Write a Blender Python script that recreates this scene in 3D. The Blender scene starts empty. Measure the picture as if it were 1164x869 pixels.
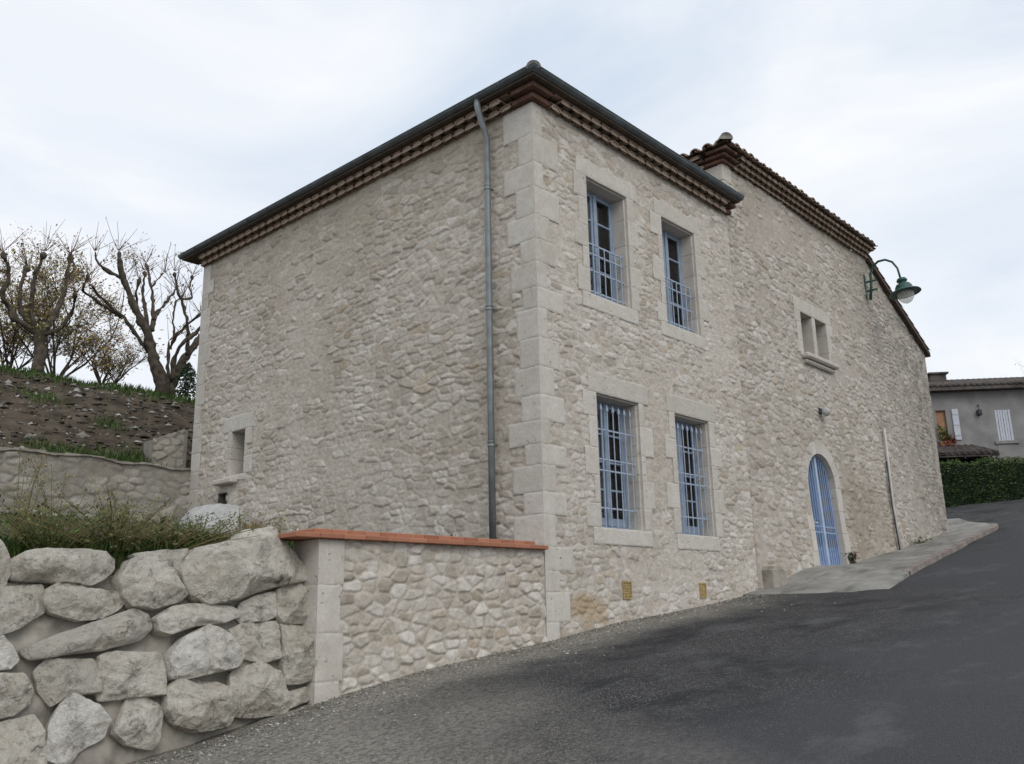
import bpy, math, random
import numpy as np
from mathutils import Vector, Matrix, noise as mnoise
R = math.radians
random.seed(7)
scene = bpy.context.scene
col = scene.collection

# ------------------------------------------------------------------ camera
FPX = 1030.228
yaw, pitch, roll = R(47.785), R(14.078), R(-1.18588)
CAM = np.array([-9.3676, -7.9711, 0.0])
fw = np.array([math.sin(yaw)*math.cos(pitch), math.cos(yaw)*math.cos(pitch), math.sin(pitch)])
_rt = np.array([math.cos(yaw), -math.sin(yaw), 0.0]); _up = np.cross(_rt, fw)
rt = math.cos(roll)*_rt + math.sin(roll)*_up
up = -math.sin(roll)*_rt + math.cos(roll)*_up
cd = bpy.data.cameras.new('camera'); cam = bpy.data.objects.new('camera', cd); col.objects.link(cam)
cd.sensor_width = 36; cd.lens = FPX/1164*36; cd.clip_end = 2000
cam.matrix_world = Matrix([[rt[0], up[0], -fw[0], CAM[0]], [rt[1], up[1], -fw[1], CAM[1]], [rt[2], up[2], -fw[2], CAM[2]], [0, 0, 0, 1]])
scene.camera = cam

def ray(u, v):
    d = fw + rt*(u-582)/FPX - up*(v-434.5)/FPX
    return d/np.linalg.norm(d)
def atY(u, v, y):
    d = ray(u, v); return CAM + d*(y-CAM[1])/d[1]
def atX(u, v, x):
    d = ray(u, v); return CAM + d*(x-CAM[0])/d[0]
def atD(u, v, dist):
    d = ray(u, v); return CAM + d*dist/math.hypot(d[0], d[1])

# ------------------------------------------------------------------ light
SUN_EL, SUN_AZ = R(42), R(205)          # azimuth clockwise from +Y
w = bpy.data.worlds.new('World'); scene.world = w; w.use_nodes = True
nt = w.node_tree; N = nt.nodes; L = nt.links
bg = N['Background']; bg.inputs['Strength'].default_value = 0.1
sky = N.new('ShaderNodeTexSky'); sky.sky_type = 'NISHITA'; sky.sun_disc = False
sky.sun_elevation = SUN_EL; sky.sun_rotation = SUN_AZ; sky.altitude = 200
tc = N.new('ShaderNodeTexCoord')
mp = N.new('ShaderNodeMapping'); mp.inputs['Scale'].default_value = (1.0, 1.0, 2.6); mp.inputs['Location'].default_value = (3.1, 1.7, .6)
L.new(tc.outputs['Generated'], mp.inputs['Vector'])
n1 = N.new('ShaderNodeTexNoise'); n1.inputs['Scale'].default_value = 1.9; n1.inputs['Detail'].default_value = 7; n1.inputs['Roughness'].default_value = .52; n1.inputs['Distortion'].default_value = .5
L.new(mp.outputs[0], n1.inputs['Vector'])
cr = N.new('ShaderNodeValToRGB')
cr.color_ramp.elements[0].position = .34; cr.color_ramp.elements[0].color = (7.0, 7.95, 9.2, 1)
cr.color_ramp.elements[1].position = .64; cr.color_ramp.elements[1].color = (10.2, 10.35, 10.7, 1)
L.new(n1.outputs[0], cr.inputs[0])
mx = N.new('ShaderNodeMix'); mx.data_type = 'RGBA'; mx.inputs['Factor'].default_value = .94
L.new(sky.outputs[0], mx.inputs['A']); L.new(cr.outputs[0], mx.inputs['B']); L.new(mx.outputs['Result'], bg.inputs['Color'])
sd = bpy.data.lights.new('sun', 'SUN'); sd.energy = 1.1; sd.angle = R(35); sd.color = (1, .95, .88)
sun = bpy.data.objects.new('sun', sd); col.objects.link(sun)
sdir = Vector((math.sin(SUN_AZ)*math.cos(SUN_EL), math.cos(SUN_AZ)*math.cos(SUN_EL), math.sin(SUN_EL)))
sun.rotation_euler = sdir.to_track_quat('Z', 'Y').to_euler()
scene.view_settings.view_transform = 'Standard'; scene.view_settings.look = 'None'
scene.view_settings.exposure = 0.0; scene.view_settings.gamma = 1; scene.view_settings.use_curve_mapping = False

# ------------------------------------------------------------------ material helpers
class NT:
    def __init__(s, name, rough=.9, spec=.2):
        s.m = bpy.data.materials.new(name); s.m.use_nodes = True
        s.t = s.m.node_tree; s.b = s.t.nodes['Principled BSDF']
        s.b.inputs['Roughness'].default_value = rough; s.b.inputs['Specular IOR Level'].default_value = spec
        s.tc = s.t.nodes.new('ShaderNodeTexCoord'); s.P = s.tc.outputs['Object']
    def n(s, typ, **kw):
        x = s.t.nodes.new(typ)
        for k, v in kw.items(): setattr(x, k, v)
        return x
    def put(s, sock, v):
        if isinstance(v, bpy.types.NodeSocket): s.t.links.new(v, sock)
        else:
            if isinstance(v, tuple) and len(v) == 3 and sock.type == 'RGBA': v = v+(1,)
            sock.default_value = v
    def noise(s, scale, detail=4, rough=.55, vec=None, dist=0):
        x = s.n('ShaderNodeTexNoise'); s.put(x.inputs['Vector'], vec or s.P)
        x.inputs['Scale'].default_value = scale; x.inputs['Detail'].default_value = detail
        x.inputs['Roughness'].default_value = rough; x.inputs['Distortion'].default_value = dist
        return x.outputs[0]
    def voro(s, scale, feat='F1', vec=None, out=0, rand=1.0):
        x = s.n('ShaderNodeTexVoronoi', feature=feat); s.put(x.inputs['Vector'], vec or s.P)
        x.inputs['Scale'].default_value = scale; x.inputs['Randomness'].default_value = rand
        return x.outputs[out]
    def mapv(s, scale=(1, 1, 1), loc=(0, 0, 0)):
        x = s.n('ShaderNodeMapping'); s.put(x.inputs['Vector'], s.P); x.inputs['Scale'].default_value = scale; x.inputs['Location'].default_value = loc
        return x.outputs[0]
    def rng(s, v, a, b, c=0.0, d=1.0):
        x = s.n('ShaderNodeMapRange'); s.put(x.inputs[0], v)
        for i, q in enumerate((a, b, c, d)): x.inputs[i+1].default_value = q
        return x.outputs[0]
    def math(s, op, a, b=0.0, clamp=False):
        x = s.n('ShaderNodeMath', operation=op, use_clamp=clamp); s.put(x.inputs[0], a); s.put(x.inputs[1], b); return x.outputs[0]
    def mix(s, f, a, b, blend='MIX'):
        x = s.n('ShaderNodeMix', data_type='RGBA', blend_type=blend); s.put(x.inputs['Factor'], f)
        s.put(x.inputs['A'], a); s.put(x.inputs['B'], b); return x.outputs['Result']
    def ramp(s, v, *els):
        x = s.n('ShaderNodeValToRGB'); s.put(x.inputs[0], v); r = x.color_ramp
        while len(r.elements) < len(els): r.elements.new(.5)
        for e, (p, c) in zip(r.elements, els): e.position = p; e.color = c+(1,)
        return x.outputs[0]
    def attr(s):
        x = s.n('ShaderNodeAttribute', attribute_name='Col'); y = s.n('ShaderNodeSeparateColor'); s.t.links.new(x.outputs['Color'], y.inputs[0])
        return y.outputs
    def xyz(s):
        x = s.n('ShaderNodeSeparateXYZ'); s.put(x.inputs[0], s.P); return x.outputs
    def color(s, c): s.put(s.b.inputs['Base Color'], c); return s
    def bump(s, h, strength=.3, dist=.01):
        x = s.n('ShaderNodeBump'); x.inputs['Strength'].default_value = strength; x.inputs['Distance'].default_value = dist
        s.put(x.inputs['Height'], h); s.t.links.new(x.outputs[0], s.b.inputs['Normal']); return s

M = {}
def simple(name, c, rough=.6, spec=.3, var=.25, sc=6.0, bump=0.0, bsc=40.0, metal=0.0):
    t = NT(name, rough, spec)
    n = t.rng(t.noise(sc), .3, .7)
    a = tuple(x*(1-var) for x in c); b = tuple(min(1, x*(1+var)) for x in c)
    t.color(t.mix(n, a, b)); t.b.inputs['Metallic'].default_value = metal
    if bump: t.bump(t.noise(bsc, 5), bump, .01)
    M[name] = t.m; return t

def rubble_mat(name, tint=(1, 1, 1), dark=0.0, mort=(.575, .535, .475), contrast=1.0, stains=None):
    t = NT(name, .95, .1); r, g, b = t.attr()[:3]
    mul = lambda c: tuple(x*y for x, y in zip(c, tint))
    k = contrast
    base = (.56, .53, .48)
    sh = lambda c: tuple(bb+(x-bb)*k for x, bb in zip(c, base))
    st = t.ramp(r, (0, mul(sh((.43, .395, .34)))), (.3, mul(sh((.53, .495, .44)))), (.65, mul(sh((.59, .56, .51)))), (1, mul(sh((.71, .69, .65)))))
    och = t.rng(b, .86, .97)
    st = t.mix(t.math('MULTIPLY', och, .38), st, mul((.50, .39, .25)))
    c = t.mix(g, mul(mort), st)
    nn = t.noise(9, 6, .65); c = t.mix(1.0, c, t.ramp(nn, (.25, (.78, .76, .73)), (.72, (1.15, 1.15, 1.15))), 'MULTIPLY')
    big = t.noise(.55, 4, .6); c = t.mix(1.0, c, t.ramp(big, (.3, (.86, .84, .80)), (.7, (1.06, 1.06, 1.06))), 'MULTIPLY')
    pit = t.rng(t.noise(30, 4, .7), .60, .68); c = t.mix(t.math('MULTIPLY', pit, .55), c, mul((.20, .175, .14)))  # small dark pits and little shadows put into the colour as speckle
    if stains: c = stains(t, c)
    strk = t.rng(t.noise(1, 5, .7, t.mapv((3.2, 3.2, .35))), .56, .74); c = t.mix(t.math('MULTIPLY', strk, .26), c, mul((.31, .275, .225)))
    t.color(c)
    h = t.math('ADD', t.noise(55, 5, .7), t.math('MULTIPLY', t.noise(17, 3), .8))
    t.bump(h, .8, .016); M[name] = t.m
def old_stains(t, c):
    x, y, z = t.xyz()[:3]                      # object space: origin at the old house's base corner
    wob = t.math('MULTIPLY', t.math('SUBTRACT', t.noise(.8, 5, .65), .5), 4.0)
    gm = t.rng(t.math('ADD', t.math('ADD', x, t.math('MULTIPLY', z, .35)), wob), 7.5, 12.0)
    sp = t.rng(t.noise(2.6, 6, .72), .42, .62)
    c = t.mix(t.math('MULTIPLY', t.math('ADD', t.math('MULTIPLY', gm, .35), t.math('MULTIPLY', t.math('ADD', gm, .18), sp)), .66), c, (.225, .21, .185))
    dx = t.math('MULTIPLY', t.math('SUBTRACT', x, 5.4), 1/1.3); dz = t.math('MULTIPLY', t.math('SUBTRACT', z, 1.45), 1/1.1)
    dd = t.math('ADD', t.math('MULTIPLY', dx, dx), t.math('MULTIPLY', dz, dz))
    br = t.math('MULTIPLY', t.rng(t.math('ADD', dd, t.math('MULTIPLY', wob, 1.1)), 1.9, -.1), t.rng(t.noise(4.5, 6, .75), .36, .56))
    c = t.mix(t.math('MULTIPLY', br, .72), c, (.235, .185, .13))
    cr_ = t.rng(t.noise(3.5, 7, .8, dist=1.2), .62, .72)
    return t.mix(t.math('MULTIPLY', cr_, .6), c, (.20, .18, .15))
def side_tones(t, c):
    x, y, z = t.xyz()[:3]
    g = t.rng(t.math('ADD', z, t.math('MULTIPLY', t.noise(.9, 5, .65), 3.0)), 7.6, 9.0)
    c = t.mix(t.math('MULTIPLY', g, .28), c, (.30, .255, .17))  # upper wall darker and yellower, with a ragged lower edge
    sp = t.rng(t.noise(1.9, 6, .72), .55, .7)
    return t.mix(t.math('MULTIPLY', sp, .25), c, (.30, .285, .25))
def front_stains(t, c):
    x, y, z = t.xyz()[:3]
    och = t.rng(t.noise(1.3, 5, .7), .60, .72)
    c = t.mix(t.math('MULTIPLY', och, .3), c, (.47, .36, .22))
    dx = t.math('SUBTRACT', x, .95); dz = t.math('MULTIPLY', t.math('SUBTRACT', z, .35), 1.7)
    dd = t.math('ADD', t.math('ADD', t.math('MULTIPLY', dx, dx), t.math('MULTIPLY', dz, dz)), t.math('MULTIPLY', t.math('SUBTRACT', t.noise(3, 4), .5), .8))
    return t.mix(t.math('MULTIPLY', t.rng(dd, .28, .05), .55), c, (.42, .29, .14))
rubble_mat('rubble_front', (1.03, 1.02, 1.03), stains=front_stains)
rubble_mat('rubble_side', (1.02, 1.0, .995), stains=side_tones)
rubble_mat('rubble_old', (.96, .945, .945), stains=old_stains, mort=(.545, .505, .45))
rubble_mat('rubble_low', (1.03, 1.02, 1.02), contrast=1.2, mort=(.56, .52, .46))
rubble_mat('rubble_far', (.70, .705, .705), contrast=1.0, mort=(.42, .40, .36))

def dressed_mat(name, c0=(.575, .54, .495)):
    t = NT(name, .9, .15); r = t.attr()[0]
    c = t.ramp(r, (0, tuple(x*.92 for x in c0)), (.5, c0), (1, (c0[0]*1.06, c0[1]*1.07, c0[2]*1.08)))
    c = t.mix(1.0, c, t.ramp(t.noise(5, 6, .65), (.3, (.88, .87, .84)), (.7, (1.07, 1.07, 1.07))), 'MULTIPLY')
    v = t.mapv((14, 14, 24))
    pit = t.math('MULTIPLY', t.rng(t.noise(1, 2, .5, v), .66, .71), t.rng(t.noise(2.2, 2), .45, .58))
    c = t.mix(1.0, c, t.ramp(t.noise(24, 6, .7), (.3, (.90, .89, .87)), (.7, (1.06, 1.06, 1.06))), 'MULTIPLY'); c = t.mix(t.math('MULTIPLY', t.rng(t.noise(1.6, 6, .75), .52, .68), .35), c, (.44, .385, .31))
    c = t.mix(t.math('MULTIPLY', pit, .75), c, (.13, .115, .09)); t.color(c)
    t.bump(t.math('SUBTRACT', t.noise(60, 4, .6), t.math('MULTIPLY', pit, 3.0)), .35, .008); M[name] = t.m
dressed_mat('dressed')

t = NT('boulder', .95, .12); r = t.attr()[0]
c = t.ramp(r, (0, (.46, .45, .42)), (.3, (.56, .53, .47)), (.65, (.62, .595, .54)), (1, (.68, .66, .62)))
c = t.mix(1.0, c, t.ramp(t.noise(3.5, 7, .72), (.3, (.60, .575, .52)), (.47, (.94, .92, .88)), (.68, (1.22, 1.22, 1.21))), 'MULTIPLY')
c = t.mix(t.math('MULTIPLY', t.rng(t.noise(1.7, 6, .75), .52, .64), .5), c, (.37, .30, .21))
c = t.mix(t.math('MULTIPLY', t.rng(t.noise(5.5, 7, .82), .54, .64), .7), c, (.16, .15, .13))
c = t.mix(t.math('MULTIPLY', t.rng(t.noise(32, 3, .6), .63, .70), .6), c, (.12, .105, .08))
wv = t.n('ShaderNodeVectorMath', operation='MULTIPLY_ADD'); nz_ = t.n('ShaderNodeTexNoise'); nz_.inputs['Scale'].default_value = 3.0; nz_.inputs['Detail'].default_value = 6
t.put(nz_.inputs['Vector'], t.P); t.put(wv.inputs[0], nz_.outputs['Color']); wv.inputs[1].default_value = (.7, .7, .7); t.put(wv.inputs[2], t.P)
crk = t.math('MULTIPLY', t.rng(t.voro(1.9, 'DISTANCE_TO_EDGE', wv.outputs[0]), .020, .004), t.rng(t.noise(1.9, 3), .60, .68))
c = t.mix(t.math('MULTIPLY', crk, .6), c, (.09, .08, .065)); t.color(c)
h = t.math('SUBTRACT', t.math('ADD', t.noise(26, 6, .75), t.math('MULTIPLY', t.noise(7, 6, .7), 2.2)), t.math('MULTIPLY', crk, 1.5)); t.bump(h, 1.0, .03); M['boulder'] = t.m
simple('boulder_mortar', (.31, .285, .245), .97, .1, .38, 4, 1.0, 24)
simple('cornice_fill_shaded', (.13, .10, .08), .95, .1, .3, 5, .5, 30)  # mortar between cornice tiles, coloured dark for the shade in the gaps
simple('earth', (.082, .066, .050), 1, .05, .5, 2.2, 1.0, 14)
simple('soil', (.10, .085, .06), 1, .05, .35, 2, .8, 20)
t = NT('brick', .85, .2); r = t.attr()[0]
c = t.ramp(r, (0, (.30, .125, .075)), (.5, (.38, .165, .10)), (1, (.46, .22, .14)))
c = t.mix(t.math('MULTIPLY', t.rng(t.noise(8, 5, .7), .5, .75), .4), c, (.42, .27, .19)); t.color(c); t.bump(t.noise(70, 4), .35, .006); M['brick'] = t.m
simple('brick_dark', (.135, .078, .058), .9, .15, .4, 6, .4, 40)
t = NT('genoise_tile', .9, .15); r = t.attr()[0]
c = t.ramp(r, (0, (.24, .17, .125)), (.5, (.33, .245, .19)), (1, (.42, .335, .265)))
c = t.mix(t.math('MULTIPLY', t.rng(t.noise(7, 5, .7), .45, .7), .5), c, (.31, .25, .195)); t.color(c); t.bump(t.noise(50, 4), .3, .006); M['genoise_tile'] = t.m
t = NT('roof_tile', .9, .15); r = t.attr()[0]
c = t.ramp(r, (0, (.16, .115, .09)), (.5, (.24, .165, .125)), (1, (.33, .26, .21)))
c = t.mix(t.math('MULTIPLY', t.rng(t.noise(3.2, 6, .75), .45, .62), .6), c, (.17, .16, .135)); t.color(c); t.bump(t.noise(40, 4), .4, .01); M['roof_tile'] = t.m
simple('roof_tile_grey', (.105, .092, .083), .95, .1, .4, 2.5, .4, 20)
simple('ridge_stone', (.42, .40, .35), .9, .15, .25, 7, .4)
simple('wood_dark', (.085, .065, .05), .85, .2, .3, 9, .3, 30)
t = simple('zinc', (.115, .135, .145), .45, .5, .3, 4, .05, 20); t.b.inputs['Metallic'].default_value = .25
t = simple('zinc_pipe', (.195, .215, .22), .42, .5, .25, 5, .05, 20); t.b.inputs['Metallic'].default_value = .25
simple('blue_paint', (.265, .33, .42), .5, .35, .12, 9, .08, 60)
simple('blue_iron', (.36, .425, .53), .45, .4, .12, 14, .05, 60)
simple('blue_door', (.14, .225, .38), .5, .35, .15, 7, .1, 50)
simple('blue_gate', (.25, .34, .52), .45, .4, .12, 14, .05, 60)
simple('blue_stile', (.40, .50, .64), .45, .4, .1, 14, .05, 60)
simple('green_iron', (.018, .075, .058), .4, .5, .2, 12)
simple('white_plastic', (.70, .69, .66), .5, .4, .06, 12)
simple('ochre_vent', (.42, .31, .15), .8, .2, .25, 22, .3)
simple('dark_void', (.012, .011, .010), 1, 0, .1)
simple('interior', (.14, .13, .12), 1, 0, .2)
simple('pipe_dark', (.05, .052, .06), .6, .3, .2)
simple('pipe_light', (.55, .53, .49), .7, .3, .1)
simple('render_grey', (.25, .24, .232), .97, .1, .22, 1.2, .3, 25)
simple('shutter_white', (.50, .52, .57), .6, .3, .08, 6)
simple('curtain_brown', (.33, .19, .11), .8, .2, .2, 8)
simple('bark', (.085, .072, .056), .95, .1, .5, 7, 1.0, 25)
simple('twig', (.14, .085, .055), .9, .1, .3, 8)
simple('pale_stone', (.44, .435, .42), .95, .1, .18, 4, .8, 18)
def leaf_mat(name, a, b, tr=.25):
    t = NT(name, .7, .25); r = t.attr()[0]; t.color(t.mix(r, a, b))
    t.b.inputs['Subsurface Weight'].default_value = 0
    M[name] = t.m
leaf_mat('leaf_grass', (.030, .060, .014), (.105, .16, .042))
leaf_mat('leaf_dry', (.10, .085, .035), (.20, .165, .07))
leaf_mat('leaf_weed', (.05, .06, .025), (.17, .16, .06))
leaf_mat('leaf_hedge', (.016, .034, .009), (.085, .125, .024))
leaf_mat('leaf_dark', (.012, .028, .012), (.035, .06, .025))
leaf_mat('leaf_yellow', (.20, .16, .035), (.34, .25, .07))
leaf_mat('leaf_moss', (.10, .10, .022), (.25, .22, .05))
leaf_mat('leaf_autumn', (.13, .065, .022), (.30, .165, .055))
leaf_mat('flower_red', (.22, .03, .035), (.36, .08, .09))
t = NT('glass', .03, .5); o = t.t.nodes['Material Output']
tr = t.n('ShaderNodeBsdfTransparent'); tr.inputs[0].default_value = (.80, .84, .86, 1); gl = t.n('ShaderNodeBsdfGlossy'); gl.inputs['Roughness'].default_value = .03
fr = t.n('ShaderNodeFresnel'); fr.inputs[0].default_value = 1.5; ms = t.n('ShaderNodeMixShader')
t.put(ms.inputs[0], t.math('ADD', fr.outputs[0], .03)); t.t.links.new(tr.outputs[0], ms.inputs[1]); t.t.links.new(gl.outputs[0], ms.inputs[2]); t.t.links.new(ms.outputs[0], o.inputs['Surface']); M['glass'] = t.m
t = NT('globe', .12, .5); o = t.t.nodes['Material Output']
tr = t.n('ShaderNodeBsdfTransparent'); tr.inputs[0].default_value = (.93, .93, .90, 1); ms = t.n('ShaderNodeMixShader'); ms.inputs[0].default_value = .42
t.b.inputs['Base Color'].default_value = (.75, .74, .70, 1); t.t.links.new(tr.outputs[0], ms.inputs[1]); t.t.links.new(t.b.outputs[0], ms.inputs[2]); t.t.links.new(ms.outputs[0], o.inputs['Surface']); M['globe'] = t.m

# road, gravel, pavement
t = NT('asphalt', .88, .25); x, y, z = t.xyz()[:3]
agg = t.voro(95, 'F1', out=1); sa = t.n('ShaderNodeSeparateColor'); t.put(sa.inputs[0], agg)
grit = t.rng(sa.outputs[0], .0, 1.0)
c = t.ramp(grit, (0, (.022, .022, .024)), (.55, (.042, .041, .042)), (.86, (.080, .078, .076)), (.97, (.20, .195, .185)))
wob = t.math('SUBTRACT', t.noise(.55, 6, .68), .5)
yy = t.math('ADD', y, t.math('MULTIPLY', wob, 3.2))
lane = t.math('MULTIPLY', t.rng(yy, -3.4, -5.2), 1.0)
far_ = t.rng(t.math('ADD', x, t.math('MULTIPLY', wob, 4.0)), 3.0, 7.0)
lane = t.math('MAXIMUM', lane, t.math('MULTIPLY', far_, t.rng(yy, -.6, -2.2)))
worn = t.mix(t.math('MULTIPLY', t.rng(t.noise(70, 3, .7), .45, .65), .5), (.058, .058, .064), (.084, .084, .090))
c = t.mix(t.math('MULTIPLY', lane, .85), c, worn)
tar = t.math('MULTIPLY', t.rng(t.noise(.62, 6, .7, t.mapv((1, 1.5, 1), (5, 2, 0))), .50, .60), t.rng(lane, .9, .1))
c = t.mix(t.math('MULTIPLY', tar, .8), c, (.020, .020, .022))
patch = t.rng(t.noise(.8, 6, .7, t.mapv((1, 1.6, 1), (3, 9, 0))), .55, .68); c = t.mix(t.math('MULTIPLY', patch, .5), c, (.13, .13, .13))
edge = t.rng(t.math('ADD', y, t.math('MULTIPLY', t.math('SUBTRACT', t.noise(1.1, 6, .7), .5), 1.5)), -1.5, -.65)
lx = t.rng(x, 5.5, 3.2); lo = t.math('MULTIPLY', t.rng(t.math('ADD', t.math('ADD', x, t.math('MULTIPLY', y, -.55)), t.math('MULTIPLY', wob, 3.0)), -1.2, -3.6), .95); edge = t.math('MAXIMUM', edge, lo)
dust = t.math('MULTIPLY', t.math('MULTIPLY', edge, lx), t.rng(t.noise(22, 4, .7), .28, .62))
c = t.mix(t.math('MULTIPLY', dust, .95), c, (.33, .305, .26)); t.color(c)
t.bump(t.math('ADD', t.math('MULTIPLY', t.voro(95), 1.0), t.math('MULTIPLY', t.noise(9, 5, .6), 1.2)), .8, .012); M['asphalt'] = t.m
t = NT('gravel', .95, .15)
sa = t.n('ShaderNodeSeparateColor'); t.put(sa.inputs[0], t.voro(55, 'F1', out=1))
c = t.ramp(sa.outputs[0], (0, (.15, .14, .12)), (.5, (.26, .245, .21)), (1, (.42, .40, .35)))
c = t.mix(t.rng(t.noise(2.3, 5, .7), .4, .65), c, (.16, .145, .12)); t.color(c); t.bump(t.voro(55), .7, .02); M['gravel'] = t.m
t = NT('concrete', .93, .15)
c = t.ramp(t.noise(1.3, 7, .72), (.32, (.19, .185, .165)), (.5, (.27, .262, .24)), (.68, (.36, .35, .32)))
c = t.mix(t.math('MULTIPLY', t.rng(t.noise(.7, 5, .7, t.mapv((1, 3, 1))), .5, .64), .65), c, (.095, .095, .085)); t.color(c); t.bump(t.noise(45, 5, .7), .4, .008); M['concrete'] = t.m
simple('kerb_red', (.24, .205, .185), .9, .15, .3, 3, .3, 30)

# ------------------------------------------------------------------ mesh helpers
class MB:
    def __init__(s): s.v = []; s.f = []; s.c = []
    def add(s, vs, fs, c=None):
        o = len(s.v); c = random.random() if c is None else c
        s.v.extend([tuple(p) for p in vs]); s.f.extend([tuple(i+o for i in f) for f in fs])
        s.c.extend([c]*len(vs)); return s
    def box(s, a, b, c=None, ch=0.0, T=None):
        (x0, y0, z0), (x1, y1, z1) = a, b
        if ch <= 0:
            vs = [(x, y, z) for x in (x0, x1) for y in (y0, y1) for z in (z0, z1)]
            fs = [(0, 1, 3, 2), (4, 6, 7, 5), (0, 4, 5, 1), (2, 3, 7, 6), (0, 2, 6, 4), (1, 5, 7, 3)]
        else:
            ch = min(ch, .45*min(x1-x0, y1-y0, z1-z0))
            vs = []; key = {}
            for i, x in enumerate((x0, x1)):
                for j, y in enumerate((y0, y1)):
                    for k, z in enumerate((z0, z1)):
                        ix = x+ch*(1-2*i); iy = y+ch*(1-2*j); iz = z+ch*(1-2*k)
                        for ax, p in enumerate(((x, iy, iz), (ix, y, iz), (ix, iy, z))):
                            key[i, j, k, ax] = len(vs); vs.append(p)
            K = key; fs = []
            for i in (0, 1):
                q = [(0, 0), (0, 1), (1, 1), (1, 0)]
                if i: q = q[::-1]
                fs.append([K[i, a_, b_, 0] for a_, b_ in q]); fs.append([K[a_, i, b_, 1] for b_, a_ in q]); fs.append([K[a_, b_, i, 2] for a_, b_ in q])
            for a_ in (0, 1):
                for b_ in (0, 1):
                    fs.append([K[0, a_, b_, 1], K[1, a_, b_, 1], K[1, a_, b_, 2], K[0, a_, b_, 2]])
                    fs.append([K[a_, 0, b_, 0], K[a_, 1, b_, 0], K[a_, 1, b_, 2], K[a_, 0, b_, 2]])
                    fs.append([K[a_, b_, 0, 0], K[a_, b_, 1, 0], K[a_, b_, 1, 1], K[a_, b_, 0, 1]])
                    for k in (0, 1): fs.append([K[a_, b_, k, 0], K[a_, b_, k, 1], K[a_, b_, k, 2]])
        if T: vs = [T(*p) for p in vs]
        return s.add(vs, fs, c)
    def tube(s, pts, rad, n=8, c=None, caps=True):
        pts = [Vector(p) for p in pts]
        if not hasattr(rad, '__len__'): rad = [rad]*len(pts)
        vs = []; fs = []; a = None
        for i, p in enumerate(pts):
            d = (pts[min(i+1, len(pts)-1)]-pts[max(i-1, 0)])
            d = d.normalized() if d.length > 1e-9 else Vector((0, 0, 1))
            if a is None: a = d.orthogonal().normalized()
            a = (a-d*a.dot(d)); a = a.normalized() if a.length > 1e-6 else d.orthogonal().normalized()
            b = d.cross(a)
            for k in range(n):
                q = 2*math.pi*k/n; vs.append(p+(a*math.cos(q)+b*math.sin(q))*rad[i])
        for i in range(len(pts)-1):
            for k in range(n):
                k2 = (k+1) % n; fs.append((i*n+k, i*n+k2, i*n+n+k2, i*n+n+k))
        if caps: fs.append(tuple(range(n))[::-1]); fs.append(tuple((len(pts)-1)*n+k for k in range(n)))
        return s.add(vs, fs, c)
    def lathe(s, base, prof, axis=(0, 0, 1), n=20, c=None):
        ax = Vector(axis).normalized(); a = ax.orthogonal().normalized(); b = ax.cross(a); base = Vector(base); vs = []; fs = []
        for r_, h_ in prof:
            for k in range(n):
                q = 2*math.pi*k/n; vs.append(base+ax*h_+(a*math.cos(q)+b*math.sin(q))*r_)
        for i in range(len(prof)-1):
            for k in range(n): fs.append((i*n+k, i*n+(k+1) % n, i*n+n+(k+1) % n, i*n+n+k))
        return s.add(vs, fs, c)
    def prism(s, poly, off, c=None):
        n = len(poly); off = Vector(off); vs = [Vector(p) for p in poly]+[Vector(p)+off for p in poly]
        fs = [tuple(range(n))[::-1], tuple(range(n, 2*n))]+[(i, (i+1) % n, n+(i+1) % n, n+i) for i in range(n)]
        return s.add(vs, fs, c)
    def build(s, name, mat, parent=None, smooth=False, loc=None):
        base = Vector((0, 0, 0))
        p = parent
        while p is not None: base = base+p.location; p = p.parent
        o = mesh_obj(name, np.array(s.v, dtype=float)-np.array(base if loc is None else loc), s.f, mat, parent, smooth, np.array(s.c))
        if loc is not None: o.location = loc
        return o
def mesh_obj(name, v, f, mat, parent=None, smooth=False, c=None, rgb=None):
    me = bpy.data.meshes.new(name); me.from_pydata([tuple(p) for p in v], [], f if isinstance(f, list) else f.tolist())
    a = me.color_attributes.new('Col', 'FLOAT_COLOR', 'POINT'); arr = np.ones((len(v), 4), dtype=np.float32)
    if rgb is not None: arr[:, :3] = rgb
    elif c is not None: arr[:, :3] = np.array(c)[:, None]
    a.data.foreach_set('color', arr.ravel())
    me.materials.append(mat if not isinstance(mat, str) else M[mat])
    if smooth: me.shade_smooth()
    o = bpy.data.objects.new(name, me); col.objects.link(o)
    if parent: o.parent = parent
    return o
def tag(o, label=None, cat=None, group=None, kind=None):
    if label: o['label'] = label
    if cat: o['category'] = cat
    if group: o['group'] = group
    if kind: o['kind'] = kind
    return o
def thing(name, label, cat, loc, group=None):
    o = bpy.data.objects.new(name, None); o.empty_display_size = .2; col.objects.link(o); o.location = loc
    return tag(o, label, cat, group)

_lat = np.random.RandomState(5).rand(512, 512)
def vn(x, y, s=1.0, seed=0):
    x = x*s+seed*17.31; y = y*s+seed*9.77; xi = np.floor(x).astype(int); yi = np.floor(y).astype(int); fx = x-xi; fy = y-yi
    fx = fx*fx*(3-2*fx); fy = fy*fy*(3-2*fy); g_ = lambda a, b: _lat[a % 512, b % 512]
    return (g_(xi, yi)*(1-fx)+g_(xi+1, yi)*fx)*(1-fy)+(g_(xi, yi+1)*(1-fx)+g_(xi+1, yi+1)*fx)*fy
def fbm(x, y, s=1.0, o=4, seed=0):
    r_ = 0; a = .5
    for i in range(o): r_ = r_+a*vn(x, y, s, seed+i*3); a *= .5; s *= 2.03
    return r_/(1-.5**o)
def sstep(a, b, x):
    q = np.clip((x-a)/(b-a), 0, 1); return q*q*(3-2*q)

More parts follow.
